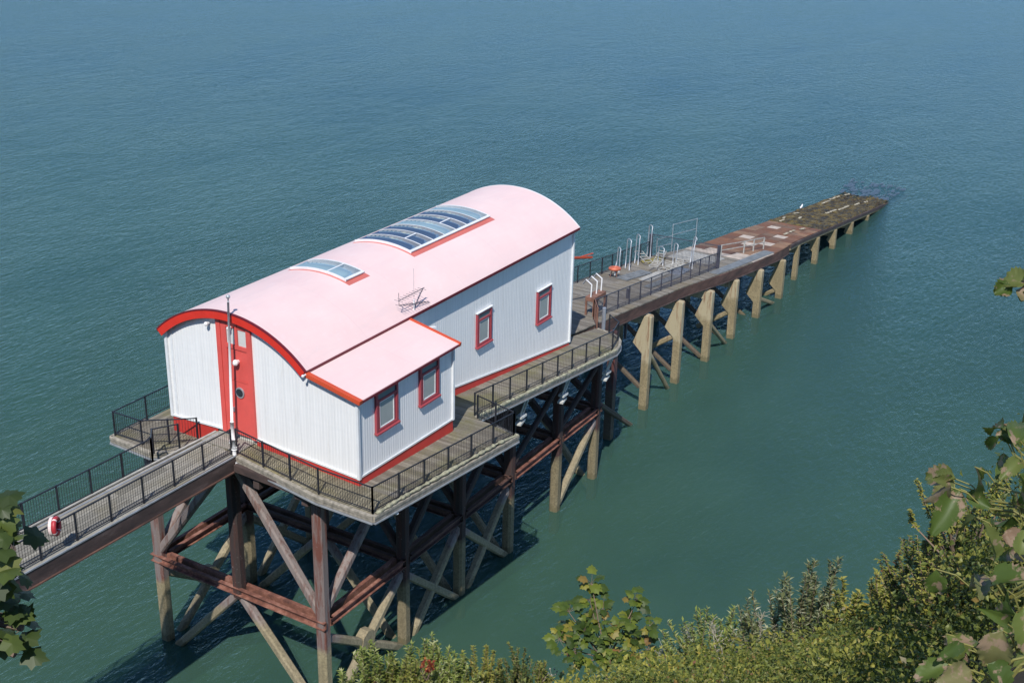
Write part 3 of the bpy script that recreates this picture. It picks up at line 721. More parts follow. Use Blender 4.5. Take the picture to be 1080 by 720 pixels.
# tv aerial
aer = thing('television_aerial', (7.1, -.12, 4.0), 'grey television aerial with two thin booms on the eave beyond the annexe', 'aerial')
MB().tube([(7.1, -.14, 3.9), (7.1, -.14, 4.9)], .035, 8).build('mast', 'white_metal', aer)
MB().tube([(7.1, -.14, 4.85), (7.1, -.14, 6.3)], .008, 6).build('whip', 'galvanised', aer)
def boom(p, q, els, ln):
    m_ = MB(); m_.tube([p, q], .014, 6); p, q = Vector(p), Vector(q)
    d = (q - p).normalized(); s_ = d.cross(Vector((0, 0, 1))).normalized()
    for k in range(els):
        c_ = p.lerp(q, (k + .1) / els); m_.tube([c_ - s_ * ln, c_ + s_ * ln], .009, 5)
    return m_
boom((5.95, -.16, 5.2), (7.8, -.2, 5.25), 9, .22).build('boom', 'mesh_metal', aer)
boom((6.0, -.16, 4.98), (8.15, -.2, 4.5), 10, .2).build('boom', 'mesh_metal', aer)
m_ = MB(); m_.tube([(7.12, -.15, 4.55), (7.75, -.17, 5.25)], .022, 6); m_.tube([(6.0, -.16, 4.98), (5.98, -.16, 5.55)], .012, 6); m_.tube([(7.1, -.16, 4.3), (7.12, -.15, 4.6)], .025, 6)
m_.build('stay', 'mesh_metal', aer)

# flagpole
fp = thing('flagpole', (-.45, 3.5, .33), 'tall white flagpole with a ball finial in front of the red door', 'flagpole')
m_ = MB(); m_.tube([(-.45, 3.5, .33), (-.45, 3.49, 1.25)], .085, 12); m_.tube([(-.45, 3.5, .33), (-.45, 3.5, .42)], .17, 12); m_.build('base', 'white_metal', fp, True)
MB().tube([(-.45, 3.49, 1.2), (-.45, 3.25, 6.45)], .06, 12, .045).build('pole', 'white_metal', fp, True)
m_ = MB(); m_.ball((-.45, 3.24, 6.66), .085); m_.tube([(-.45, 3.25, 6.43), (-.45, 3.24, 6.6)], .03, 8); m_.build('finial', 'galvanised', fp, True)
MB().tube([(-.36, 3.53, 1.3), (-.38, 3.30, 6.4)], .008, 5).build('halyard', 'mesh_metal', fp)
m_ = MB(); m_.tube([(-1.16, 2.78, -.05), (-1.16, 2.78, .95)], .085, 12, .07); m_.tube([(-1.16, 2.78, -.05), (-1.16, 2.78, .05)], .16, 12); m_.tube([(-1.16, 2.78, .52), (-1.16, 2.78, .62)], .12, 12)  # post added as the flagpole's foot, the pole itself stands nearer the wall
tag(m_.build('added_pole_foot', 'white_metal', None, True), 'added short white post standing in for the flagpole foot on the deck corner', 'post')

# lifebuoy in its holder on the near bridge railing
lb = thing('lifebuoy', (-9.95, 2.85, 1.05), 'red and white lifebuoy hanging on the near railing of the footbridge', 'lifebuoy')
def torus(c, R0, r, nrm, n=28, k=10, a0=0, a1=2 * math.pi):
    nrm = Vector(nrm).normalized(); u = nrm.cross(Vector((0, 0, 1))).normalized(); v_ = nrm.cross(u); c = Vector(c); m_ = MB(); vs = []
    closed = abs(a1 - a0 - 2 * math.pi) < 1e-4; N = n if closed else n + 1
    for i in range(N):
        a = a0 + (a1 - a0) * i / n; e = u * math.cos(a) + v_ * math.sin(a)
        for j in range(k):
            b_ = 2 * math.pi * j / k; vs.append(c + e * (R0 + r * math.cos(b_)) + nrm * r * .9 * math.sin(b_))
    fs = [(i * k + j, ((i + 1) % N) * k + j, ((i + 1) % N) * k + (j + 1) % k, i * k + (j + 1) % k) for i in range(n) for j in range(k)]
    return m_.add(vs, fs)
bn = Vector((.55, -.83, .05)).normalized(); bc = Vector((-9.87, 2.86, 1.36))
torus(bc + bn * .08, .26, .09, bn).build('ring', 'buoy_red', lb, True)
for a in (0.3, 1.87, 3.44, 5.01):
    torus(bc + bn * .08, .26, .095, bn, 3, 10, a, a + .18).build('band', 'buoy_white', lb, True)
m_ = MB(); m_.tube([bc - bn * .10, bc + bn * .0], .33, 24); m_.build('housing', 'buoy_white', lb)
MB().tube([bc + bn * .002, bc + bn * .02], .30, 24).build('housing_face', 'buoy_red', lb)
MB().bar((-9.87, 3.0, 1.0), (-9.87, 3.0, 1.4), .08, .05).build('bracket', 'galvanised', lb)

# ================================================================== SLIPWAY
SX = [20, 22, 38.5, 50, 58, 62, 91, 112]; SZ = [-2.1, -2.35, -4.4, -6.0, -7.05, -7.45, -11.0, -13.4]
def zs(x, y=0): return interp(x, SX, SZ)
YR = lambda x: interp(x, [22, 28, 40, 46, 57, 61.5, 100], [.9, .88, .88, .55, .5, .82, .72])
YL = lambda x: interp(x, [22, 45, 46.5, 52, 60, 66, 100], [6.4, 6.85, 6.6, 6.1, 6.0, 5.6, 5.6])
slip = thing('slipway', (60, 3.4, WL), 'long slipway on pale concrete legs running down into the sea, its end covered in seaweed', 'slipway')
def slab(x0, x1, n=10):
    m_ = MB()
    for i in range(n):
        a, c_ = x0 + (x1 - x0) * i / n, x0 + (x1 - x0) * (i + 1) / n
        m_.hexa([(a, YR(a) + .05, zs(a) - .35), (c_, YR(c_) + .05, zs(c_) - .35), (c_, YL(c_) - .05, zs(c_) - .35), (a, YL(a) - .05, zs(a) - .35),
                 (a, YR(a) + .05, zs(a) - .07), (c_, YR(c_) + .05, zs(c_) - .07), (c_, YL(c_) - .05, zs(c_) - .07), (a, YL(a) - .05, zs(a) - .07)])
    return m_
slab(22, 89, 38).build('understructure', 'side_beam', slip)
poly = [(21.7, .78), (28, .72), (46, .55), (51.5, .4), (51.5, 6.0), (46, 6.7), (21.7, 6.4)]
planks([(21.7, .9), (40, .9), (51.5, .56), (51.5, 6.05), (46, 6.75), (21.7, 6.4)], zs, 0, .24, .02, .07).build('timber_deck', 'slip_timber', slip)
# galvanised tread strip and trackway along the planked part
MB().hexa([(45, .75, zs(45) + .004), (56.5, .65, zs(56.5) + .004), (56.5, 1.5, zs(56.5) + .004), (45, 1.45, zs(45) + .004), (45, .75, zs(45) + .03), (56.5, .65, zs(56.5) + .03), (56.5, 1.5, zs(56.5) + .03), (45, 1.45, zs(45) + .03)]).build('tread_plate', 'blue_grey_panel', slip)
# rusty plates
m_ = MB(); x = 51.5; pr = random.Random(3)
pale_cells = {(7, 3), (5, 2), (9, 1), (6, 1), (0, 0), (0, 1), (1, 0), (0, 2), (1, 1), (2, 0), (0, 3), (0, 4), (3, 0), (1, 3)}
for i in range(15):
    w_ = 1.18; y0, y1 = YR(x) + .05, YL(x) - .05
    for j in range(5):
        a, c_ = y0 + (y1 - y0) * j / 5, y0 + (y1 - y0) * (j + 1) / 5 - .03; dz = pr.uniform(-.008, .012)
        pc = (i, j) in pale_cells or pr.random() < .03; t = MB() if pc else m_
        t.hexa([(x, a, zs(x) - .05 + dz), (x + w_ - .03, a, zs(x + w_) - .05 + dz), (x + w_ - .03, c_, zs(x + w_) - .05 + dz), (x, c_, zs(x) - .05 + dz),
                (x, a, zs(x) + dz), (x + w_ - .03, a, zs(x + w_) + dz), (x + w_ - .03, c_, zs(x + w_) + dz), (x, c_, zs(x) + dz)])
        if pc: t.build('pale_plate', 'pale_plate', slip)
    x += w_
XW = x
m_.build('rusty_plates', 'slip_plate', slip)
# weed covered lower end
m_ = MB(); nx, ny = 150, 44; vs = []; fs = []; X1_ = 94
for i in range(nx + 1):
    x = XW - .3 + (X1_ - XW + .3) * i / nx
    for j in range(ny + 1):
        t = j / ny; y = YR(x) + (YL(x) - YR(x)) * t
        z = zs(x) + .01 + .07 * pr.random() + .05 * math.sin(y * 2.1 + math.sin(x * .8)) * math.sin(x * 1.7) - (.06 if (i % 8 == 0) else 0)
        if j in (0, ny): z -= .15; y += pr.uniform(-.12, .12)
        vs.append((x + pr.uniform(-.1, .1) * (0 < i < nx), y, z))
for i in range(nx):
    for j in range(ny):
        if i > nx * .62 and pr.random() < (i - nx * .62) / nx * 1.5: continue
        a = i * (ny + 1) + j; fs.append((a, a + ny + 1, a + ny + 2, a + 1))
m_.add(vs, fs); m_.build('seaweed_cover', 'seaweed', slip)
wd = MB()
for k in range(260):
    x = 87.5 + 9.5 * pr.random() ** 1.4; t = (x - 87) / 15; y = pr.uniform(1.0 - t * .5, 5.6 + t * 1.6); n = 7; r0 = pr.uniform(.12, .5) * (1 - .4 * t)
    wd.add([(x, y, WL + .03)] + [(x + 1.7 * r0 * pr.uniform(.5, 1.2) * math.cos(6.283 * q / n), y + .7 * r0 * pr.uniform(.5, 1.2) * math.sin(6.283 * q / n), WL + .006) for q in range(n)], [(0, q + 1, (q + 1) % n + 1) for q in range(n)])
simple('wet_weed', (.040, .058, .075), .3, var=.35, scale=4)
tag(wd.build('floating_seaweed', 'wet_weed'), 'dark purple weed awash in the water beyond the foot of the slipway', 'seaweed', kind='stuff')
m_ = MB()
for x, y, ln in ((69, 4.6, 1.2), (70.6, 4.9, .9), (72, 3.9, 1.0), (63.5, 2.3, 1.0), (65, 2.4, 1.4), (67, 2.0, .8), (77, 2.9, 3), (80, 2.7, 3.5), (84.5, 2.4, 1.6), (82, 4.9, 2.4), (85.2, 5.1, 3.2), (87, 2.2, 1.2), (74, 4.95, .8), (89.5, 4.8, 1.5)):
    k = max(2, int(ln / .5))
    for q in range(k):
        xx = x + ln * q / k; m_.bar((xx, y + pr.uniform(-.1, .1), zs(xx) + .10), (xx + .4, y + pr.uniform(-.1, .1), zs(xx + .4) + .10), .2, .05, ch=.015)
m_.build('bare_timber', 'barnacle', slip)
# side girders
for nm, fy, s_ in (('side_beam', YR, -1), ('side_beam', YL, 1)):
    m_ = MB(); fl = MB(); n = 20; x0, x1 = 26.5, 60.5
    for i in range(n):
        a, c_ = x0 + (x1 - x0) * i / n, x0 + (x1 - x0) * (i + 1) / n
        m_.bar((a, fy(a) - s_ * .1, zs(a) - .40), (c_, fy(c_) - s_ * .1, zs(c_) - .40), .16, .62)
        fl.bar((a, fy(a) - s_ * .08, zs(a) - .73), (c_, fy(c_) - s_ * .08, zs(c_) - .73), .26, .05)
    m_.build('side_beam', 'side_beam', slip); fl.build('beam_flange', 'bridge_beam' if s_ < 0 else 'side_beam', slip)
    m_ = MB(); n = 16; x0, x1 = 60.5, 98
    for i in range(n):
        a, c_ = x0 + (x1 - x0) * i / n, x0 + (x1 - x0) * (i + 1) / n
        m_.bar((a, fy(a), zs(a) - .2), (c_, fy(c_), zs(c_) - .2), .18, .26)
    m_.build('lower_side_beam', 'bridge_beam', slip)
    m_ = MB()
    for i in range(n):
        a, c_ = x0 + (x1 - x0) * i / n, x0 + (x1 - x0) * (i + 1) / n
        m_.bar((a, fy(a) - .02 * s_, zs(a) - .42), (c_, fy(c_) - .02 * s_, zs(c_) - .42), .14, .16)
    m_.build('lower_walings', 'leg_concrete', slip)
LEG = [28.5, 33.5, 38.4, 43.0, 47.95, 52.95, 58.0, 62.9, 67.85, 72.8, 78.0, 83.2]
def leg(x, i):
    y0 = {3: .12, 4: .2, 5: .15, 6: .15}.get(i, .36); zt = zs(x) - .78 if x < 61 else zs(x) - .5; z0 = WL - 1.4
    big = i in (1, 2, 3, 4, 5, 6); t = .44
    for side in (0, 1):
        fy = (lambda y: y) if side == 0 else (lambda y: (YR(x) + YL(x)) - y)
        if big: prof = [(y0, z0), (y0 + .52, z0), (y0 + .54, zt - 2.6), (y0 + 1.22, zt - 1.95), (y0 + .54, zt - .1), (y0 + .44, zt), (y0 + .1, zt), (y0 + .04, zt - .1)]
        elif i == 0: prof = [(y0, z0), (y0 + .5, z0), (y0 + .5, zt), (y0, zt)]
        elif i == 7: prof = [(y0 + .3, z0), (y0 + .75, z0), (y0 + .7, zt), (y0 + .35, zt)]
        else: prof = [(y0 + .2, z0), (y0 + .68, z0), (y0 + .68, zt - 1.3), (y0 + 1.0, zt - 1.0), (y0 + .68, zt), (y0 + .25, zt)]
        pp = [(x - t / 2, fy(y), z) for y, z in prof]
        if side: pp = pp[::-1]
        o = MB().prism(pp, (t, 0, 0)).build('leg', 'leg_concrete' if i else 'shaded_slip_pile', slip)
        bm_ = o.modifiers.new('edge', 'BEVEL'); bm_.width = .03; bm_.segments = 2; bm_.limit_method = 'ANGLE'
    MB().box(x - .24, x + .24, y0 + .6, YR(x) + YL(x) - y0 - .6, zt - .62, zt - .04).build('cross_head', 'leg_concrete' if i else 'shaded_slip_pile', slip)
    yl = YR(x) + YL(x) - y0 - .3
    if i in (2, 4, 6):        # transverse knee brace springing from the haunch
        brace((x, y0 + .45, zt - 2.45), (x, y0 + 2.9, zt - 4.2), .3, .34, 'leg_concrete', slip)
    if i in (1, 3, 5):
        brace((x, y0 + .28, zt - 2.3), (LEG[i + 1] - .9, y0 + .28, WL - .25), .26, .3, 'leg_concrete', slip)
        brace((x, yl, zt - 2.3), (LEG[i + 1] - .9, yl, WL - .25), .26, .3, 'leg_concrete', slip)
    if i in (1, 2, 3, 4, 5): brace((x, yl - .1, zt - .9), (x, y0 + .6, max(WL - .5, zt - 5)), .26, .3, 'shaded_slip_pile', slip)
for i, x in enumerate(LEG): leg(x, i)
brace((24.2, .3, -6.2), (31.2, .3, -11.2), .26, .3, 'shaded_slip_pile', slip)

# railings on the slip
def srail(label, pts, sp, **k): return railing(label, [(x, y, zs(x)) for x, y in pts], sp, **k)
srail('black mesh railing along the near side of the slipway top', [(27.4, 1.45), (37, 1.5), (46.8, 1.55)], 1.75, h=1.2, mat='mesh_metal', barstep=.1, bar_r=.009, group='railings on the slipway')
srail('black mesh railing along the far side of the slipway top', [(24, 6.25), (38, 6.3), (46.3, 6.65)], 1.8, h=1.15, mat='dark_metal', barstep=.12, bar_r=.008, group='railings on the slipway')
cf = srail('tall black mesh barrier across the slipway with a thick post at each end', [(46.4, 6.6), (46.9, 1.55)], 9, h=1.7, mat='mesh_metal', barstep=.1, bar_r=.009, post_w=.2, group='railings on the slipway')
srail('short rusty railing round the landing at the top of the slipway', [(25.6, .3), (27.4, 1.45)], 2.2, h=1.3, mat='brown_timber', barstep=.2, bar_r=.01, group='railings on the slipway')
MB_ = MB(); MB_.tube([(26.1, .15, -5.4), (26.1, .15, -1.6)], .11, 10)
tag(MB_.build('mooring_post', 'grey_metal'), 'grey round post standing where the side walkway meets the slipway', 'post')
wr = thing('handrail', (54, 2.0, zs(54)), 'low pale handrail on the rusty part of the slipway', 'handrail')
xs_ = [(50.9, 2.9), (54.0, 2.25), (55.4, 2.0), (57.0, 1.75)]
for x, y in xs_: MB().bar((x, y, zs(x)), (x, y, zs(x) + .95), .09, .09, (1, 0, 0)).build('post', 'kerb_pale', wr)
for h in (.55, .95):
    m_ = MB()
    for p, q in zip(xs_, xs_[1:]): m_.bar((p[0], p[1], zs(p[0]) + h), (q[0], q[1], zs(q[0]) + h), .05, .05)
    m_.build('rail', 'kerb_pale', wr)
# leaning galvanised frame by the far edge
gf = thing('steel_frame', (50, 6.3, zs(50)), 'tall thin galvanised frame standing at the far edge of the slipway behind the barrier', 'frame')
fx = [(46.8, 6.3), (49.3, 6.2), (53.4, 6.0)]
for x, y in fx: MB().tube([(x, y, zs(x)), (x, y, zs(x) + (2.2 if x > 47 else 1.4))], .025, 6).build('upright', 'galvanised', gf)
for (p, q) in ((1, 2), (0, 1)):
    for h in ((2.15, 1.35) if p == 1 else (1.3, .7)):
        a, c_ = fx[p], fx[q]; MB().tube([(a[0], a[1], zs(a[0]) + h), (c_[0], c_[1], zs(c_[0]) + h)], .02, 6).build('rail', 'galvanised', gf)
# upright ladder hoops stored on the slip
def hoop(x, y, h, w, ang, label, lean=.12):
    z = zs(x); c, s_ = math.cos(ang), math.sin(ang); pts = []
    pts.append((x - c * w, y - s_ * w, z)); pts.append((x - c * w, y - s_ * w, z + h * .45)); pts.append((x - c * w + lean * .5, y - s_ * w, z + h - .18))
    for k in range(7):
        a = math.pi - math.pi * k / 6; pts.append((x + c * w * math.cos(a) + lean, y + s_ * w * math.cos(a), z + h - .16 + .16 * math.sin(a)))
    pts.append((x + c * w + lean * .5, y + s_ * w, z + h * .45)); pts.append((x + c * w, y + s_ * w, z))
    return tag(MB().tube(pts, .036, 6).build('ladder_hoop', 'galvanised', None, True), label, 'handrail hoop', 'bent galvanised handrail hoops on the slipway')
hoop(39.6, 5.9, 1.7, .18, 1.0, 'lowest of the galvanised hoops in the row nearest the boathouse, far side')
hoop(40.9, 5.8, 2.15, .26, 1.0, 'wide galvanised hoop in the middle of the far side row')
hoop(43.0, 6.1, 2.15, .22, 1.0, 'narrow galvanised hoop at the seaward end of the far side row')
hoop(46.0, 6.55, 2.4, .22, 1.0, 'tallest galvanised hoop, right beside the thick barrier post')
hoop(44.4, 4.9, 1.3, .3, 1.1, 'short wide galvanised hoop standing over the heap of frames')
hoop(44.6, 3.9, 1.7, .2, 1.1, 'galvanised hoop standing in the middle of the heap of frames')
hoop(45.2, 2.9, 2.2, .2, .9, 'leaning galvanised hoop at the near side of the barrier', .5)
hoop(38.6, 5.6, .9, .2, .4, 'small galvanised hoop beside the orange float')
# heap of light frames and panels
hp = thing('frame_heap', (42, 4, zs(42)), 'jumbled heap of white metal frames lying on the slipway deck', 'metal frames')
for k in range(7):
    x = 42.4 + pr.uniform(-1.2, 2.6); y = pr.uniform(2.4, 5.2); a = pr.uniform(-.5, .9); ln = pr.uniform(1.2, 2.4); wd = .55; z = zs(x) + .08 + .07 * k
    c, s_ = math.cos(a), math.sin(a); P4 = [(x, y), (x + c * ln, y + s_ * ln), (x + c * ln - s_ * wd, y + s_ * ln + c * wd), (x - s_ * wd, y + c * wd)]; m_ = MB()
    for q in range(4):
        p0, p1 = P4[q], P4[(q + 1) % 4]; m_.tube([(p0[0], p0[1], max(z, zs(p0[0]) + .06)), (p1[0], p1[1], max(z, zs(p1[0]) + .06) + .05)], .03, 6)
    for q in range(1, 4):
        t = q / 4; p0 = (x + c * ln * t, y + s_ * ln * t); m_.tube([(p0[0], p0[1], z + .02), (p0[0] - s_ * wd, p0[1] + c * wd, z + .04)], .03, 5)
    m_.build('frame', 'kerb_pale', hp)
for n_, (x, y, lx, ly, a, mt, lab) in enumerate(((37.6, 4.2, 3.6, .9, -.05, 'blue_grey_panel', 'long blue grey panel lying flat beside the orange float'),
        (38.6, 3.0, 3.8, .8, .05, 'kerb_pale', 'pale plank panel lying flat in the middle of the slipway deck'),
        (37.0, 2.2, 5.0, .5, .0, 'blue_grey_panel', 'narrow blue grey gangway plank beside the near railing'),
        (42.2, 2.4, 2.4, .9, .1, 'grey_metal', 'short grey metal panel under the heap of frames'),
        (47.3, 2.4, 3.2, 3.2, .0, 'kerb_pale', 'square pale boarded area on the deck beyond the barrier'))):
    z0, z1 = zs(x), zs(x + lx); c, s_ = math.cos(a), math.sin(a); P4 = [(x, y), (x + c * lx, y + s_ * lx), (x + c * lx - s_ * ly, y + s_ * lx + c * ly), (x - s_ * ly, y + c * ly)]
    m_ = MB(); m_.hexa([(p[0], p[1], zs(p[0]) + .012) for p in P4] + [(p[0], p[1], zs(p[0]) + .09) for p in P4])
    for q in range(1, int(lx / .5)):
        t = q * .5 / lx; p0 = (x + c * lx * t, y + s_ * lx * t); m_.bar((p0[0], p0[1], zs(p0[0]) + .1), (p0[0] - s_ * ly, p0[1] + c * ly, zs(p0[0]) + .1), .08, .025)
    tag(m_.build('loose_board', mt), lab, 'board', 'loose boards on the slipway')
of = thing('orange_float', (37.9, 5.3, zs(37.9)), 'bright orange float on a small stand between the hoops and the panels', 'float')
torus((37.9, 5.3, zs(37.9) + .62), .3, .13, (0.1, .05, 1)).build('ring', 'orange_plastic', of, True)
m_ = MB()
for a in (0, 2.1, 4.2): m_.tube([(37.9 + .3 * math.cos(a), 5.3 + .3 * math.sin(a), zs(37.9)), (37.9 + .15 * math.cos(a), 5.3 + .15 * math.sin(a), zs(37.9) + .55)], .03, 6)
m_.build('stand', 'brown_timber', of)
# rack at the slip head
rk = thing('ladder_rack', (28.6, 1.2, zs(28.6)), 'small rusty rack with white uprights at the slipway head', 'rack')
MB().box(27.9, 29.4, 1.7, 2.3, zs(28) + .9, zs(28) + 1.15).build('tray', 'brown_timber', rk)
for x, y in ((27.95, 1.75), (29.35, 1.75), (27.95, 2.25), (29.35, 2.25)): MB().bar((x, y, zs(x)), (x, y, zs(28) + .9), .1, .1, (1, 0, 0)).build('leg', 'brown_timber', rk)
for k, x in enumerate((28.0, 28.7, 29.3)):
    MB().tube([(x, 2.0, zs(28) + 1.1), (x + .05, 2.0, zs(28) + 1.9), (x + .5, 2.6, zs(28) + 1.95), (x + .9, 3.0, zs(28) + 1.5)], .04, 6).build('upright', 'white_metal', rk)
# moss bank on the far edge
m_ = MB()
for k in range(26):
    x = 44.0 + pr.uniform(0, 2.6) ; m_.ball((x, 5.75 + pr.uniform(-.25, .35), zs(x) + .03), pr.uniform(.12, .3), rz=.09, n=8, k=5)
leafm = simple('moss', (.20, .17, .05), .95, var=.5, scale=6)
tag(m_.build('moss', 'moss', None, True), 'yellow green moss growing along the far deck edge of the slipway', 'moss', kind='stuff')
# red davit arm on the seaward gable
dv = thing('davit', (L + .1, 4.6, .6), 'red steel arm sticking out past the seaward corner of the boathouse', 'davit')
MB().bar((27.6, 3.4, -2.9), (27.6, 3.4, .45), .14, .14, (1, 0, 0)).build('post', 'mesh_metal', dv)
dv.location = (27.6, 3.4, -3)
m_ = MB(); m_.bar((27.0, 3.3, .50), (29.9, 3.0, -.2), .1, .1); m_.bar((27.6, 3.25, .28), (30.0, 3.1, -.32), .06, .06); m_.bar((28.6, 3.2, .1), (29.8, 2.9, .08), .05, .05); m_.build('arm', 'orange_trim', dv)

# gull standing on the weed
gx, gy = 76.6, 5.2; gz = zs(gx) + .09
gl = thing('gull', (gx, gy, gz), 'white gull standing on the seaweed covered end of the slipway', 'bird')
m_ = MB(); n_ = 12
secs = [(-.30, .20, .012), (-.2, .22, .05), (-.08, .25, .085), (.04, .28, .09), (.12, .33, .065), (.16, .39, .05), (.20, .44, .055), (.25, .44, .035), (.28, .43, .012)]
vs = [];
for x, z, r_ in secs:
    for k in range(n_): a = 2 * math.pi * k / n_; vs.append((gx + x, gy + r_ * math.cos(a), gz + z + r_ * math.sin(a)))
fs = [(i * n_ + k, i * n_ + (k + 1) % n_, (i + 1) * n_ + (k + 1) % n_, (i + 1) * n_ + k) for i in range(len(secs) - 1) for k in range(n_)] + [tuple(range(n_)), tuple(range((len(secs) - 1) * n_, len(secs) * n_))[::-1]]
m_.add(vs, fs).build('body', 'gull_white', gl, True)
for s_ in (-1, 1):
    MB().ball((gx - .10, gy + s_ * .075, gz + .27), .19, .025, .06).build('wing', 'gull_grey', gl, True)
    MB().tube([(gx, gy + s_ * .03, gz), (gx - .01, gy + s_ * .035, gz + .2)], .008, 5).build('leg', 'orange_plastic', gl)
MB().tube([(gx + .27, gy, gz + .435), (gx + .34, gy, gz + .42)], .014, 6, .004).build('beak', 'orange_plastic', gl)

# ================================================================== VEGETATION
vr = random.Random(11)
OVAL = [(0, 0), (.28, .42), (.62, .5), (1.0, 0)]
def leaf(m_, p, d, nrm, ln, w, fold=.25):
    d = d.normalized(); s_ = d.cross(nrm).normalized(); up = s_.cross(d)
    a = p; t = p + d * ln - up * ln * .12
    l = p + d * ln * .45 + s_ * w * .5 + up * w * fold; r_ = p + d * ln * .45 - s_ * w * .5 + up * w * fold; mid = p + d * ln * .5
    m_.add([a, l, t, r_, mid], [(0, 4, 1), (1, 4, 2), (0, 3, 4), (4, 3, 2)])
PALM = [(0, 0), (-.02, .28), (.02, .56), (.28, .50), (.50, .72), (.60, .44), (.80, .36), (.80, .20), (1.04, 0)]
def palm_leaf(m_, p, d, nrm, ln, sides=True):
    d = d.normalized(); s_ = d.cross(nrm).normalized(); up = s_.cross(d); vs = []
    for x, y in PALM: vs.append(p + d * ln * x + s_ * ln * .72 * y - up * ln * (.18 * x * x + .22 * y * y))
    for x, y in PALM[1:-1]: vs.append(p + d * ln * x - s_ * ln * .72 * y - up * ln * (.18 * x * x + .22 * y * y))
    c_ = p + d * ln * .42 + up * ln * .02; vs.append(c_); ci = len(vs) - 1
    ring = list(range(9)) + list(range(15, 8, -1))
    m_.add(vs, [(ring[i], ring[(i + 1) % 16], ci) for i in range(16)])
def blade_leaf(m_, p, d, nrm, ln, w, curl=.3, n=14):   # larger toothed, curled and crumpled leaf with folded midrib
    d = d.normalized(); s_ = d.cross(nrm).normalized(); up = s_.cross(d); vs = []; K = 7; ph = r_.uniform(0, 6.28); tw = r_.uniform(-.5, .5)
    for i in range(n + 1):
        t = i / n; hw = w * .5 * (math.sin(math.pi * t ** .8) ** .75) * (1 + .07 * ((i % 2) * 2 - 1)) if 0 < i < n else w * .01
        c_ = p + d * ln * (t - .12 * curl * t * t) - up * ln * curl * t * t; a = tw * t; ss = s_ * math.cos(a) + up * math.sin(a); uu = up * math.cos(a) - s_ * math.sin(a)
        for j in range(K):
            q = (j - 3) / 3; vs.append(c_ + ss * hw * q * (1 - .12 * q * q) + uu * (hw * .55 * abs(q) ** 1.2 + w * .045 * math.sin(t * 11 + q * 5 + ph) * abs(q)) + d * ln * .06 * (abs(q) * (i % 2)))
    fs = [(i * K + j, (i + 1) * K + j, (i + 1) * K + j + 1, i * K + j + 1) for i in range(n) for j in range(K - 1)]
    m_.add(vs, fs)
def rdir(r_, up=.3):
    while True:
        v_ = Vector((r_.uniform(-1, 1), r_.uniform(-1, 1), r_.uniform(-1, 1)))
        if .1 < v_.length < 1: break
    v_.normalize(); v_.z += up; return v_.normalized()

def clump(m_, c, rad, n, ls, r_, flat=.75):
    for _ in range(n):
        d = rdir(r_, .45); k = rad * (r_.random() ** .35) * r_.uniform(.75, 1.15)
        p = c + Vector((d.x * k, d.y * k, d.z * k * flat)); nn = (d * .6 + rdir(r_, .6)).normalized(); dd = rdir(r_, .1)
        s_ = ls * r_.uniform(.6, 1.35); leaf(m_, p, dd, nn, s_, s_ * .6)
# continuous scrub on the slope (too many small plants to count)
def scrub(name, mat, label, n, az0, az1, f0, f1, ls, seed, per=150, rad=(.28, .55), lift=.15):
    r_ = random.Random(seed); m_ = MB(); k = 0
    while k < n:
        az = r_.uniform(az0, az1); rc = interp(az, AZ, RC); f = r_.uniform(f0, f1)
        r0 = rc * f
        if r0 < 3.2: continue
        c = ground_pt(r0, az, (lift + r_.uniform(-.1, .25)) * min(1, r0 / 9)); sc = min(1, r0 / 11)
        clump(m_, c, r_.uniform(*rad) * (.35 + .65 * sc), int(per * r_.uniform(.7, 1.4)), ls * (.25 + .75 * sc), r_); k += 1
    return tag(m_.build(name, mat), label, 'undergrowth', kind='stuff')
scrub('scrub', 'scrub_leaf', 'dense low mixed scrub covering the cliff edge in the bottom right', 300, -6, 40, .5, 1.01, .05, 21, lift=.3)
scrub('scrub', 'dark_scrub_leaf', 'darker fine leaved scrub filling the hollow of the cliff edge', 150, -4, 24, .45, .99, .038, 22, per=260, lift=.28)
scrub('scrub', 'yellow_leaf', 'yellowish leafy ground cover among the cliff edge scrub', 70, 6, 40, .6, .99, .06, 23, per=80, rad=(.2, .35), lift=.45)

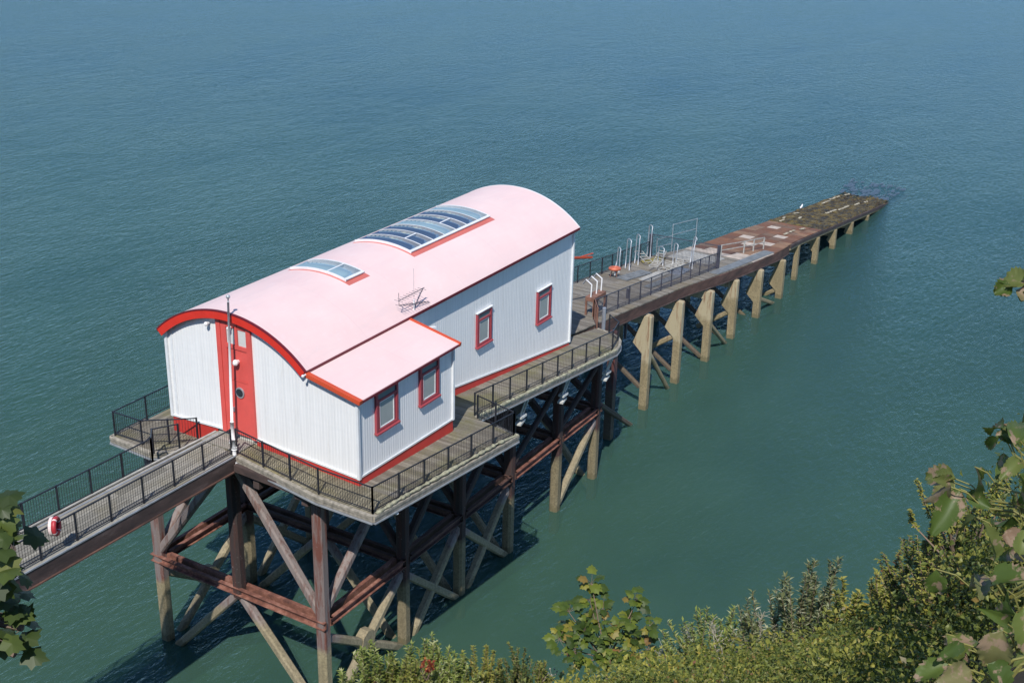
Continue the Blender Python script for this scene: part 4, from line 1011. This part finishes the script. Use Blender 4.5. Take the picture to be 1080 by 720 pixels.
def bush(name, base, spec, label, cat='shrub', group=None):
    """spec: list of (tip point, clump radius, leaves); stems run from base to each tip"""
    o = thing(name, base, label, cat, group); st = MB(); fo = MB(); r_ = random.Random(hash(label) % 1000 if False else sum(map(ord, label)))
    return o, st, fo, r_
def sprig_bush(label, u, v, r, h, w, nst, mat, ls, lw=.35, upright=True, name='shrub', twig='twig', cat='shrub', bare=.25, group='shrubs on the cliff edge'):
    """upright sprigs with leaves standing along them; top reaches image row v at column u"""
    top = at(u, v, r); base = top - Vector((0, 0, h)); o, st, fo, r_ = bush(name, base, None, label, cat, group)
    base = Vector(base)
    for k in range(nst):
        a = r_.uniform(0, 2 * math.pi); q = w * math.sqrt(r_.random()); hh = h * r_.uniform(.62, 1.0) * (1 - .35 * (q / w) ** 2)
        b0 = base + Vector((math.cos(a) * q * .35, math.sin(a) * q * .35, 0)); tip = base + Vector((math.cos(a) * q, math.sin(a) * q, hh))
        mid = (b0 + tip) / 2 + Vector((r_.uniform(-.05, .05), r_.uniform(-.05, .05), 0))
        mid += Vector((r_.uniform(-1, 1), r_.uniform(-1, 1), 0)) * .07; st.tube([b0, mid, tip], .005, 4, .002); n = int(hh / (ls * .11))
        for j in range(n):
            t = bare + (1 - bare) * (j + r_.random()) / n; p = mid.lerp(tip, (t - .5) * 2) if t > .5 else b0.lerp(mid, t * 2)
            aa = r_.uniform(0, 6.28); d = Vector((math.cos(aa), math.sin(aa), r_.uniform(.4, 1.3) if upright else r_.uniform(-.2, .6)))
            s_ = ls * r_.uniform(.7, 1.25) * (1 - .35 * t); leaf(fo, p, d, Vector((math.cos(aa + 3.14), math.sin(aa + 3.14), .7)), s_, s_ * lw)
    fo.build('foliage', mat, o); st.build('stems', twig, o)
    return o
sprig_bush('bright green shrub with narrow upright leaves nearest the foot of the front pile', 395, 672, 15.5, 1.0, .38, 26, 'bright_leaf', .10)
sprig_bush('bright green narrow leaved shrub overlapping the crossed low braces', 452, 672, 15.8, 1.0, .42, 30, 'bright_leaf', .10)
sprig_bush('bright green narrow leaved shrub at the very left of the cliff edge scrub', 362, 695, 15.3, .9, .22, 12, 'bright_leaf', .10)
sprig_bush('green shrub mixed with red and yellow leaves right of the bright shrubs', 505, 684, 15.7, .9, .4, 24, 'yellow_leaf', .07, .5)
sprig_bush('spray of red autumn leaves on the left part of the scrub', 448, 692, 15.2, .35, .13, 6, 'red_leaf', .045, .6, bare=.6)
sprig_bush('feathery dark green shrub between the red leaves and the sycamore sapling', 548, 676, 15.6, .9, .34, 20, 'dark_scrub_leaf', .06, .5)
sprig_bush('domed shrub with whitish upright tips in the middle of the scrub', 765, 642, 13, 1.1, .62, 52, 'bright_leaf', .085, .32)
sprig_bush('taller shrub with pale upright tips right of the domed shrub', 826, 620, 12, 1.0, .45, 30, 'pale_leaf', .08, .32)
sprig_bush('tall airy shrub with pale willow like leaves sticking up against the sea', 862, 582, 11.5, 1.2, .34, 22, 'pale_leaf', .085, .3, bare=.3)
sprig_bush('slender pale leaved shoot right of the tall airy shrub', 884, 574, 11.4, 1.1, .12, 6, 'pale_leaf', .085, .3)
sprig_bush('yellow leaved shrub below the airy willow like shrub', 915, 610, 10.5, .8, .36, 24, 'yellow_leaf', .07, .6)
sprig_bush('shrub with golden yellow leaves at the top of the slope', 940, 606, 9.6, .55, .3, 22, 'yellow_leaf', .07, .7)
sprig_bush('thin hedge plant with tiny leaves left of the big curled leaves', 1018, 492, 6.5, .7, .25, 16, 'scrub_leaf', .03, .6, upright=False, bare=.3)
sprig_bush('fine leaved bush behind the big curled leaves', 1050, 548, 6.8, .8, .4, 60, 'scrub_leaf', .035, .6, upright=False, bare=.05)
sprig_bush('fine leaved green bush at the right edge of the frame', 1080, 520, 6.4, .8, .4, 60, 'scrub_leaf', .035, .6, upright=False, bare=.05)
sprig_bush('straggling small leaved bush where the slope meets the sea view', 1004, 568, 7.2, .6, .4, 60, 'scrub_leaf', .035, .6, upright=False, bare=.05)
sprig_bush('small leaved bush at the right above the lower big leaves', 1050, 600, 5.6, .5, .4, 70, 'scrub_leaf', .032, .6, upright=False, bare=.05)

sprig_bush('low green sprigs at the foot of the bright shrubs, next to the crossed braces', 425, 690, 15.4, .8, .4, 30, 'scrub_leaf', .08, .45)
sprig_bush('low sprigs with reddish tips left of the feathery dark shrub', 478, 690, 15.4, .8, .35, 24, 'bright_leaf', .08, .45)
sprig_bush('green sprigs filling the scrub just left of the sycamore sapling', 572, 700, 15.0, .8, .35, 26, 'scrub_leaf', .07, .5)

sprig_bush('loose fine leaved sprays reaching out over the sea by the curled leaves', 1036, 484, 6.0, .5, .32, 15, 'yellow_leaf', .028, .6, upright=False, bare=.4)
sprig_bush('sunlit small leaved bush just below the curled browning leaves', 1046, 566, 5.4, .5, .32, 60, 'yellow_leaf', .03, .6, upright=False, bare=.1)
sprig_bush('sunlit small leaved bush low at the right edge, behind the lowest big leaves', 1062, 640, 4.6, .4, .3, 70, 'yellow_leaf', .026, .6, upright=False, bare=.1)
sprig_bush('yellow green wispy shoots along the top of the slope', 975, 582, 8.4, .6, .3, 26, 'yellow_leaf', .045, .4, bare=.2)

# dead seed stalks
def stalks(label, u, v, r, h, n, spread, umbel=False):
    top = at(u, v, r); base = top - Vector((0, 0, h)); o = thing('dead_plant', base, label, 'dead plant', 'dry stalks in the scrub'); r_ = random.Random(sum(map(ord, label))); m_ = MB(); s2 = MB()
    for k in range(n):
        a = r_.uniform(0, 6.28); tip = base + Vector((math.cos(a) * spread * r_.random(), math.sin(a) * spread * r_.random(), h * r_.uniform(.7, 1))); mid = base.lerp(tip, .6) + Vector((r_.uniform(-.04, .04), r_.uniform(-.04, .04), 0))
        m_.tube([base, mid, tip], .0055, 5, .0025)
        for j in range(7 if umbel else 16):
            if umbel: p0 = tip; d = Vector((math.cos(j * .9), math.sin(j * .9), 1.1)).normalized() * .09
            else: p0 = mid.lerp(tip, j / 16) if j > 3 else base.lerp(mid, .6 + j * .1); d = rdir(r_, .9) * r_.uniform(.05, .12)
            m_.tube([p0, p0 + d], .0022, 4, .0015); s2.ball(p0 + d, .005 if not umbel else .012, n=5, k=3)
    m_.build('stems', 'dry_twig', o); s2.build('seed_heads', 'dry_twig', o); return o
stalks('feathery dead grass plume right of the sycamore sapling', 730, 646, 14, .9, 4, .12)
stalks('thin dead stalks between the sapling and the dead plume', 705, 668, 14, .7, 4, .2)
stalks('dead umbel stalk at the left of the sycamore sapling', 581, 700, 15.3, .7, 1, .02, True)
stalks('bare white twigs poking out of the domed shrub', 775, 655, 12.4, .7, 3, .25)
stalks('dead stalks rising beside the pale tipped shrub', 808, 634, 12, .8, 3, .12)
stalks('pale broken stalk low in the right hand scrub', 951, 690, 8.5, .4, 1, .1, True)

# sycamore sapling
def sycamore(label, base, tips, ls, mat='sycamore_leaf', stem_r=.02, name='sycamore_sapling', per=9, seed=4, trunk_top=None, mult=1.0):
    o = thing(name, base, label, 'tree', None); r_ = random.Random(seed); base = Vector(base); st = MB(); tr_ = MB(); fo = MB()
    tt = Vector(trunk_top) if trunk_top is not None else base + Vector((0, 0, .5)); tr_.tube([base, base.lerp(tt, .5) + Vector((.03, .02, 0)), tt], stem_r, 8, stem_r * .6)
    for t, rad, n in tips:
        t = Vector(t); mid = tt.lerp(t, .5) + Vector((0, 0, -.04)); st.tube([tt, mid, t], stem_r * .45, 6, stem_r * .2)
        for k in range(int(n * mult)):
            d = rdir(r_, .15); p = t + d * rad * r_.uniform(.1, .9); dd = Vector((d.x, d.y, d.z * .4 - .15)); nn = Vector((r_.uniform(-.35, .35), r_.uniform(-.35, .35), 1)) + Vector((-.35, -.2, 0))
            st.tube([t + (p - t) * .1, p], ls * .02, 4, ls * .015); palm_leaf(fo, p, dd, nn, ls * r_.uniform(.65, 1.2))
    fo.build('foliage', mat, o); st.build('branches', 'twig', o); tr_.build('trunk', 'twig', o); return o
D = 14.3
tips = [(at(u, v, D + dd), rad, n) for u, v, dd, rad, n in
        ((624, 615, 0, .13, 10), (622, 632, .1, .10, 7), (600, 645, -.1, .13, 10), (636, 640, .1, .12, 8), (671, 634, 0, .12, 9), (663, 652, .1, .12, 8), (625, 655, .1, .12, 8), (650, 663, -.1, .14, 10),
         (685, 660, 0, .10, 6), (590, 674, 0, .12, 7), (616, 668, -.2, .16, 12), (642, 677, -.2, .17, 13), (668, 672, .1, .16, 12), (607, 690, -.2, .18, 14), (634, 692, -.1, .17, 11), (660, 690, 0, .16, 12), (684, 684, .2, .12, 7), (594, 658, .1, .09, 5))]
sycamore('green sycamore sapling standing up against the sea at the bottom centre', at(640, 735, D + .1), tips, .115, trunk_top=at(640, 695, D), mult=1.9)
# sycamore branch hanging in from the left
tips = [(at(u, v, 4.6 + dd), rad, n) for u, v, dd, rad, n in ((-4, 530, 0, .04, 4), (10, 548, .1, .05, 3), (18, 560, .15, .03, 2), (14, 578, -.1, .05, 4), (-12, 560, 0, .08, 5), (12, 604, -.1, .05, 4), (-8, 610, .1, .08, 6), (20, 632, .1, .05, 3), (4, 650, .1, .06, 4), (24, 662, .1, .04, 3), (-6, 672, 0, .06, 4), (16, 690, .1, .045, 3), (-14, 640, 0, .09, 6), (-30, 590, 0, .12, 8), (-40, 660, 0, .12, 8))]
gb = ground_pt(5.2, 66, -.2)
sycamore('sycamore branch with lobed leaves hanging into the left edge of the view', gb, tips, .088, 'shaded_sycamore_leaf', name='sycamore_tree', mult=1.3, stem_r=.06, trunk_top=at(-120, 610, 4.9), seed=9)
# big curled leaves close to the camera at the right
bl = thing('bramble', at(1095, 560, 3.1), 'large leaved plant with curled browning leaves at the right edge, close to the camera', 'plant'); r_ = random.Random(5)
fo = MB(); st = MB()
LV = [  # u, v, distance, direction in image (du, dv), length px, width px
    (1008, 505, 3.3, (-1, -.15), 34, 26), (1012, 515, 3.3, (-.55, 1), 48, 30), (1028, 492, 3.2, (.55, 1), 36, 20), (1058, 452, 3.3, (-.8, -.25), 26, 22), (1056, 458, 3.3, (1, .35), 30, 20),
    (1070, 470, 3.2, (.2, -1), 40, 22), (1044, 610, 2.7, (1, -.05), 44, 28), (1062, 622, 2.7, (-.2, 1), 30, 24), (1048, 592, 2.7, (.1, -1), 34, 22), (988, 600, 3.0, (-.1, .9), 32, 24),
    (998, 668, 2.5, (.5, .9), 42, 34), (1058, 665, 2.4, (-.5, 1), 44, 36), (1080, 640, 2.4, (.2, 1), 50, 36), (1060, 560, 3.0, (.5, .4), 40, 22), (1030, 545, 3.1, (-.9, .5), 26, 14), (1075, 500, 3.1, (.4, .8), 40, 26),
    (1082, 430, 3.3, (-.2, 1), 34, 22), (1024, 706, 2.4, (-1, .3), 36, 26), (1000, 700, 2.4, (-.9, .4), 40, 24), (1075, 585, 2.8, (.3, -.8), 30, 22), (1040, 700, 2.4, (.7, .6), 46, 30), (1020, 520, 3.3, (.8, .4), 30, 18)]
for _ in range(34):
    u0, v0, r0 = r_.choice(((1015, 505, 3.3), (1065, 460, 3.3), (1050, 600, 2.8), (1060, 660, 2.5), (1075, 530, 3.1), (1020, 690, 2.5), (1080, 580, 2.8)))
    LV.append((u0 + r_.uniform(-18, 26), v0 + r_.uniform(-20, 26), r0 + r_.uniform(-.1, .25), (r_.uniform(-1, .6), r_.uniform(-.6, 1)), r_.uniform(16, 32), r_.uniform(13, 22)))
for u, v, r, (du, dv), lp, wp in LV:
    p = at(u, v, r); q = at(u + du * lp, v + dv * lp, r + r_.uniform(-.12, .12)); d = q - p; ln = d.length
    nn = (Vector((-.55, -.35, .8)) + rdir(r_, 0) * .35).normalized(); blade_leaf(fo, p, d, nn, ln, wp / FPX * r * 1.05, r_.uniform(0, .5))
    hub = at(u + (1088 - u) * .35 + 4, v + 22, r + .05); st.tube([p, (p + hub) / 2 + Vector((0, 0, .012)), hub], .0018, 5); st.tube([hub, (hub + at(1100, v + 30 + (560 - v) * .3, r)) / 2 + Vector((0, 0, .02)), at(1100, v + 30 + (560 - v) * .3, r)], .0026, 5)
fo.build('foliage', 'big_leaf', bl, True); st.build('stems', 'green_stalk', bl)
bl2 = thing('twig_end', at(1100, 300, 3.0), 'single leafy twig end poking in at the right edge above the others', 'twig'); fo = MB(); st = MB()
for u, v, (du, dv), lp, wp in ((1085, 298, (-1, -.1), 30, 22), (1068, 302, (-.8, .35), 24, 18), (1078, 296, (.5, -.35), 22, 18), (1072, 306, (.6, .5), 20, 16), (1060, 300, (-.6, .6), 17, 15), (1080, 308, (-.2, .7), 14, 12)):
    p = at(u, v, 3.0); q = at(u + du * lp, v + dv * lp, 3.0 + r_.uniform(-.05, .05)); blade_leaf(fo, p, q - p, (Vector((-.5, -.3, .8)) + rdir(r_, 0) * .4).normalized(), (q - p).length, wp / FPX * 3.0 * 1.3, r_.uniform(0, .35))
st.tube([at(1062, 302, 3.0), at(1088, 300, 3.02), at(1130, 330, 3.05)], .004, 6)
fo.build('foliage', 'big_leaf', bl2, True); st.build('stem', 'twig', bl2)
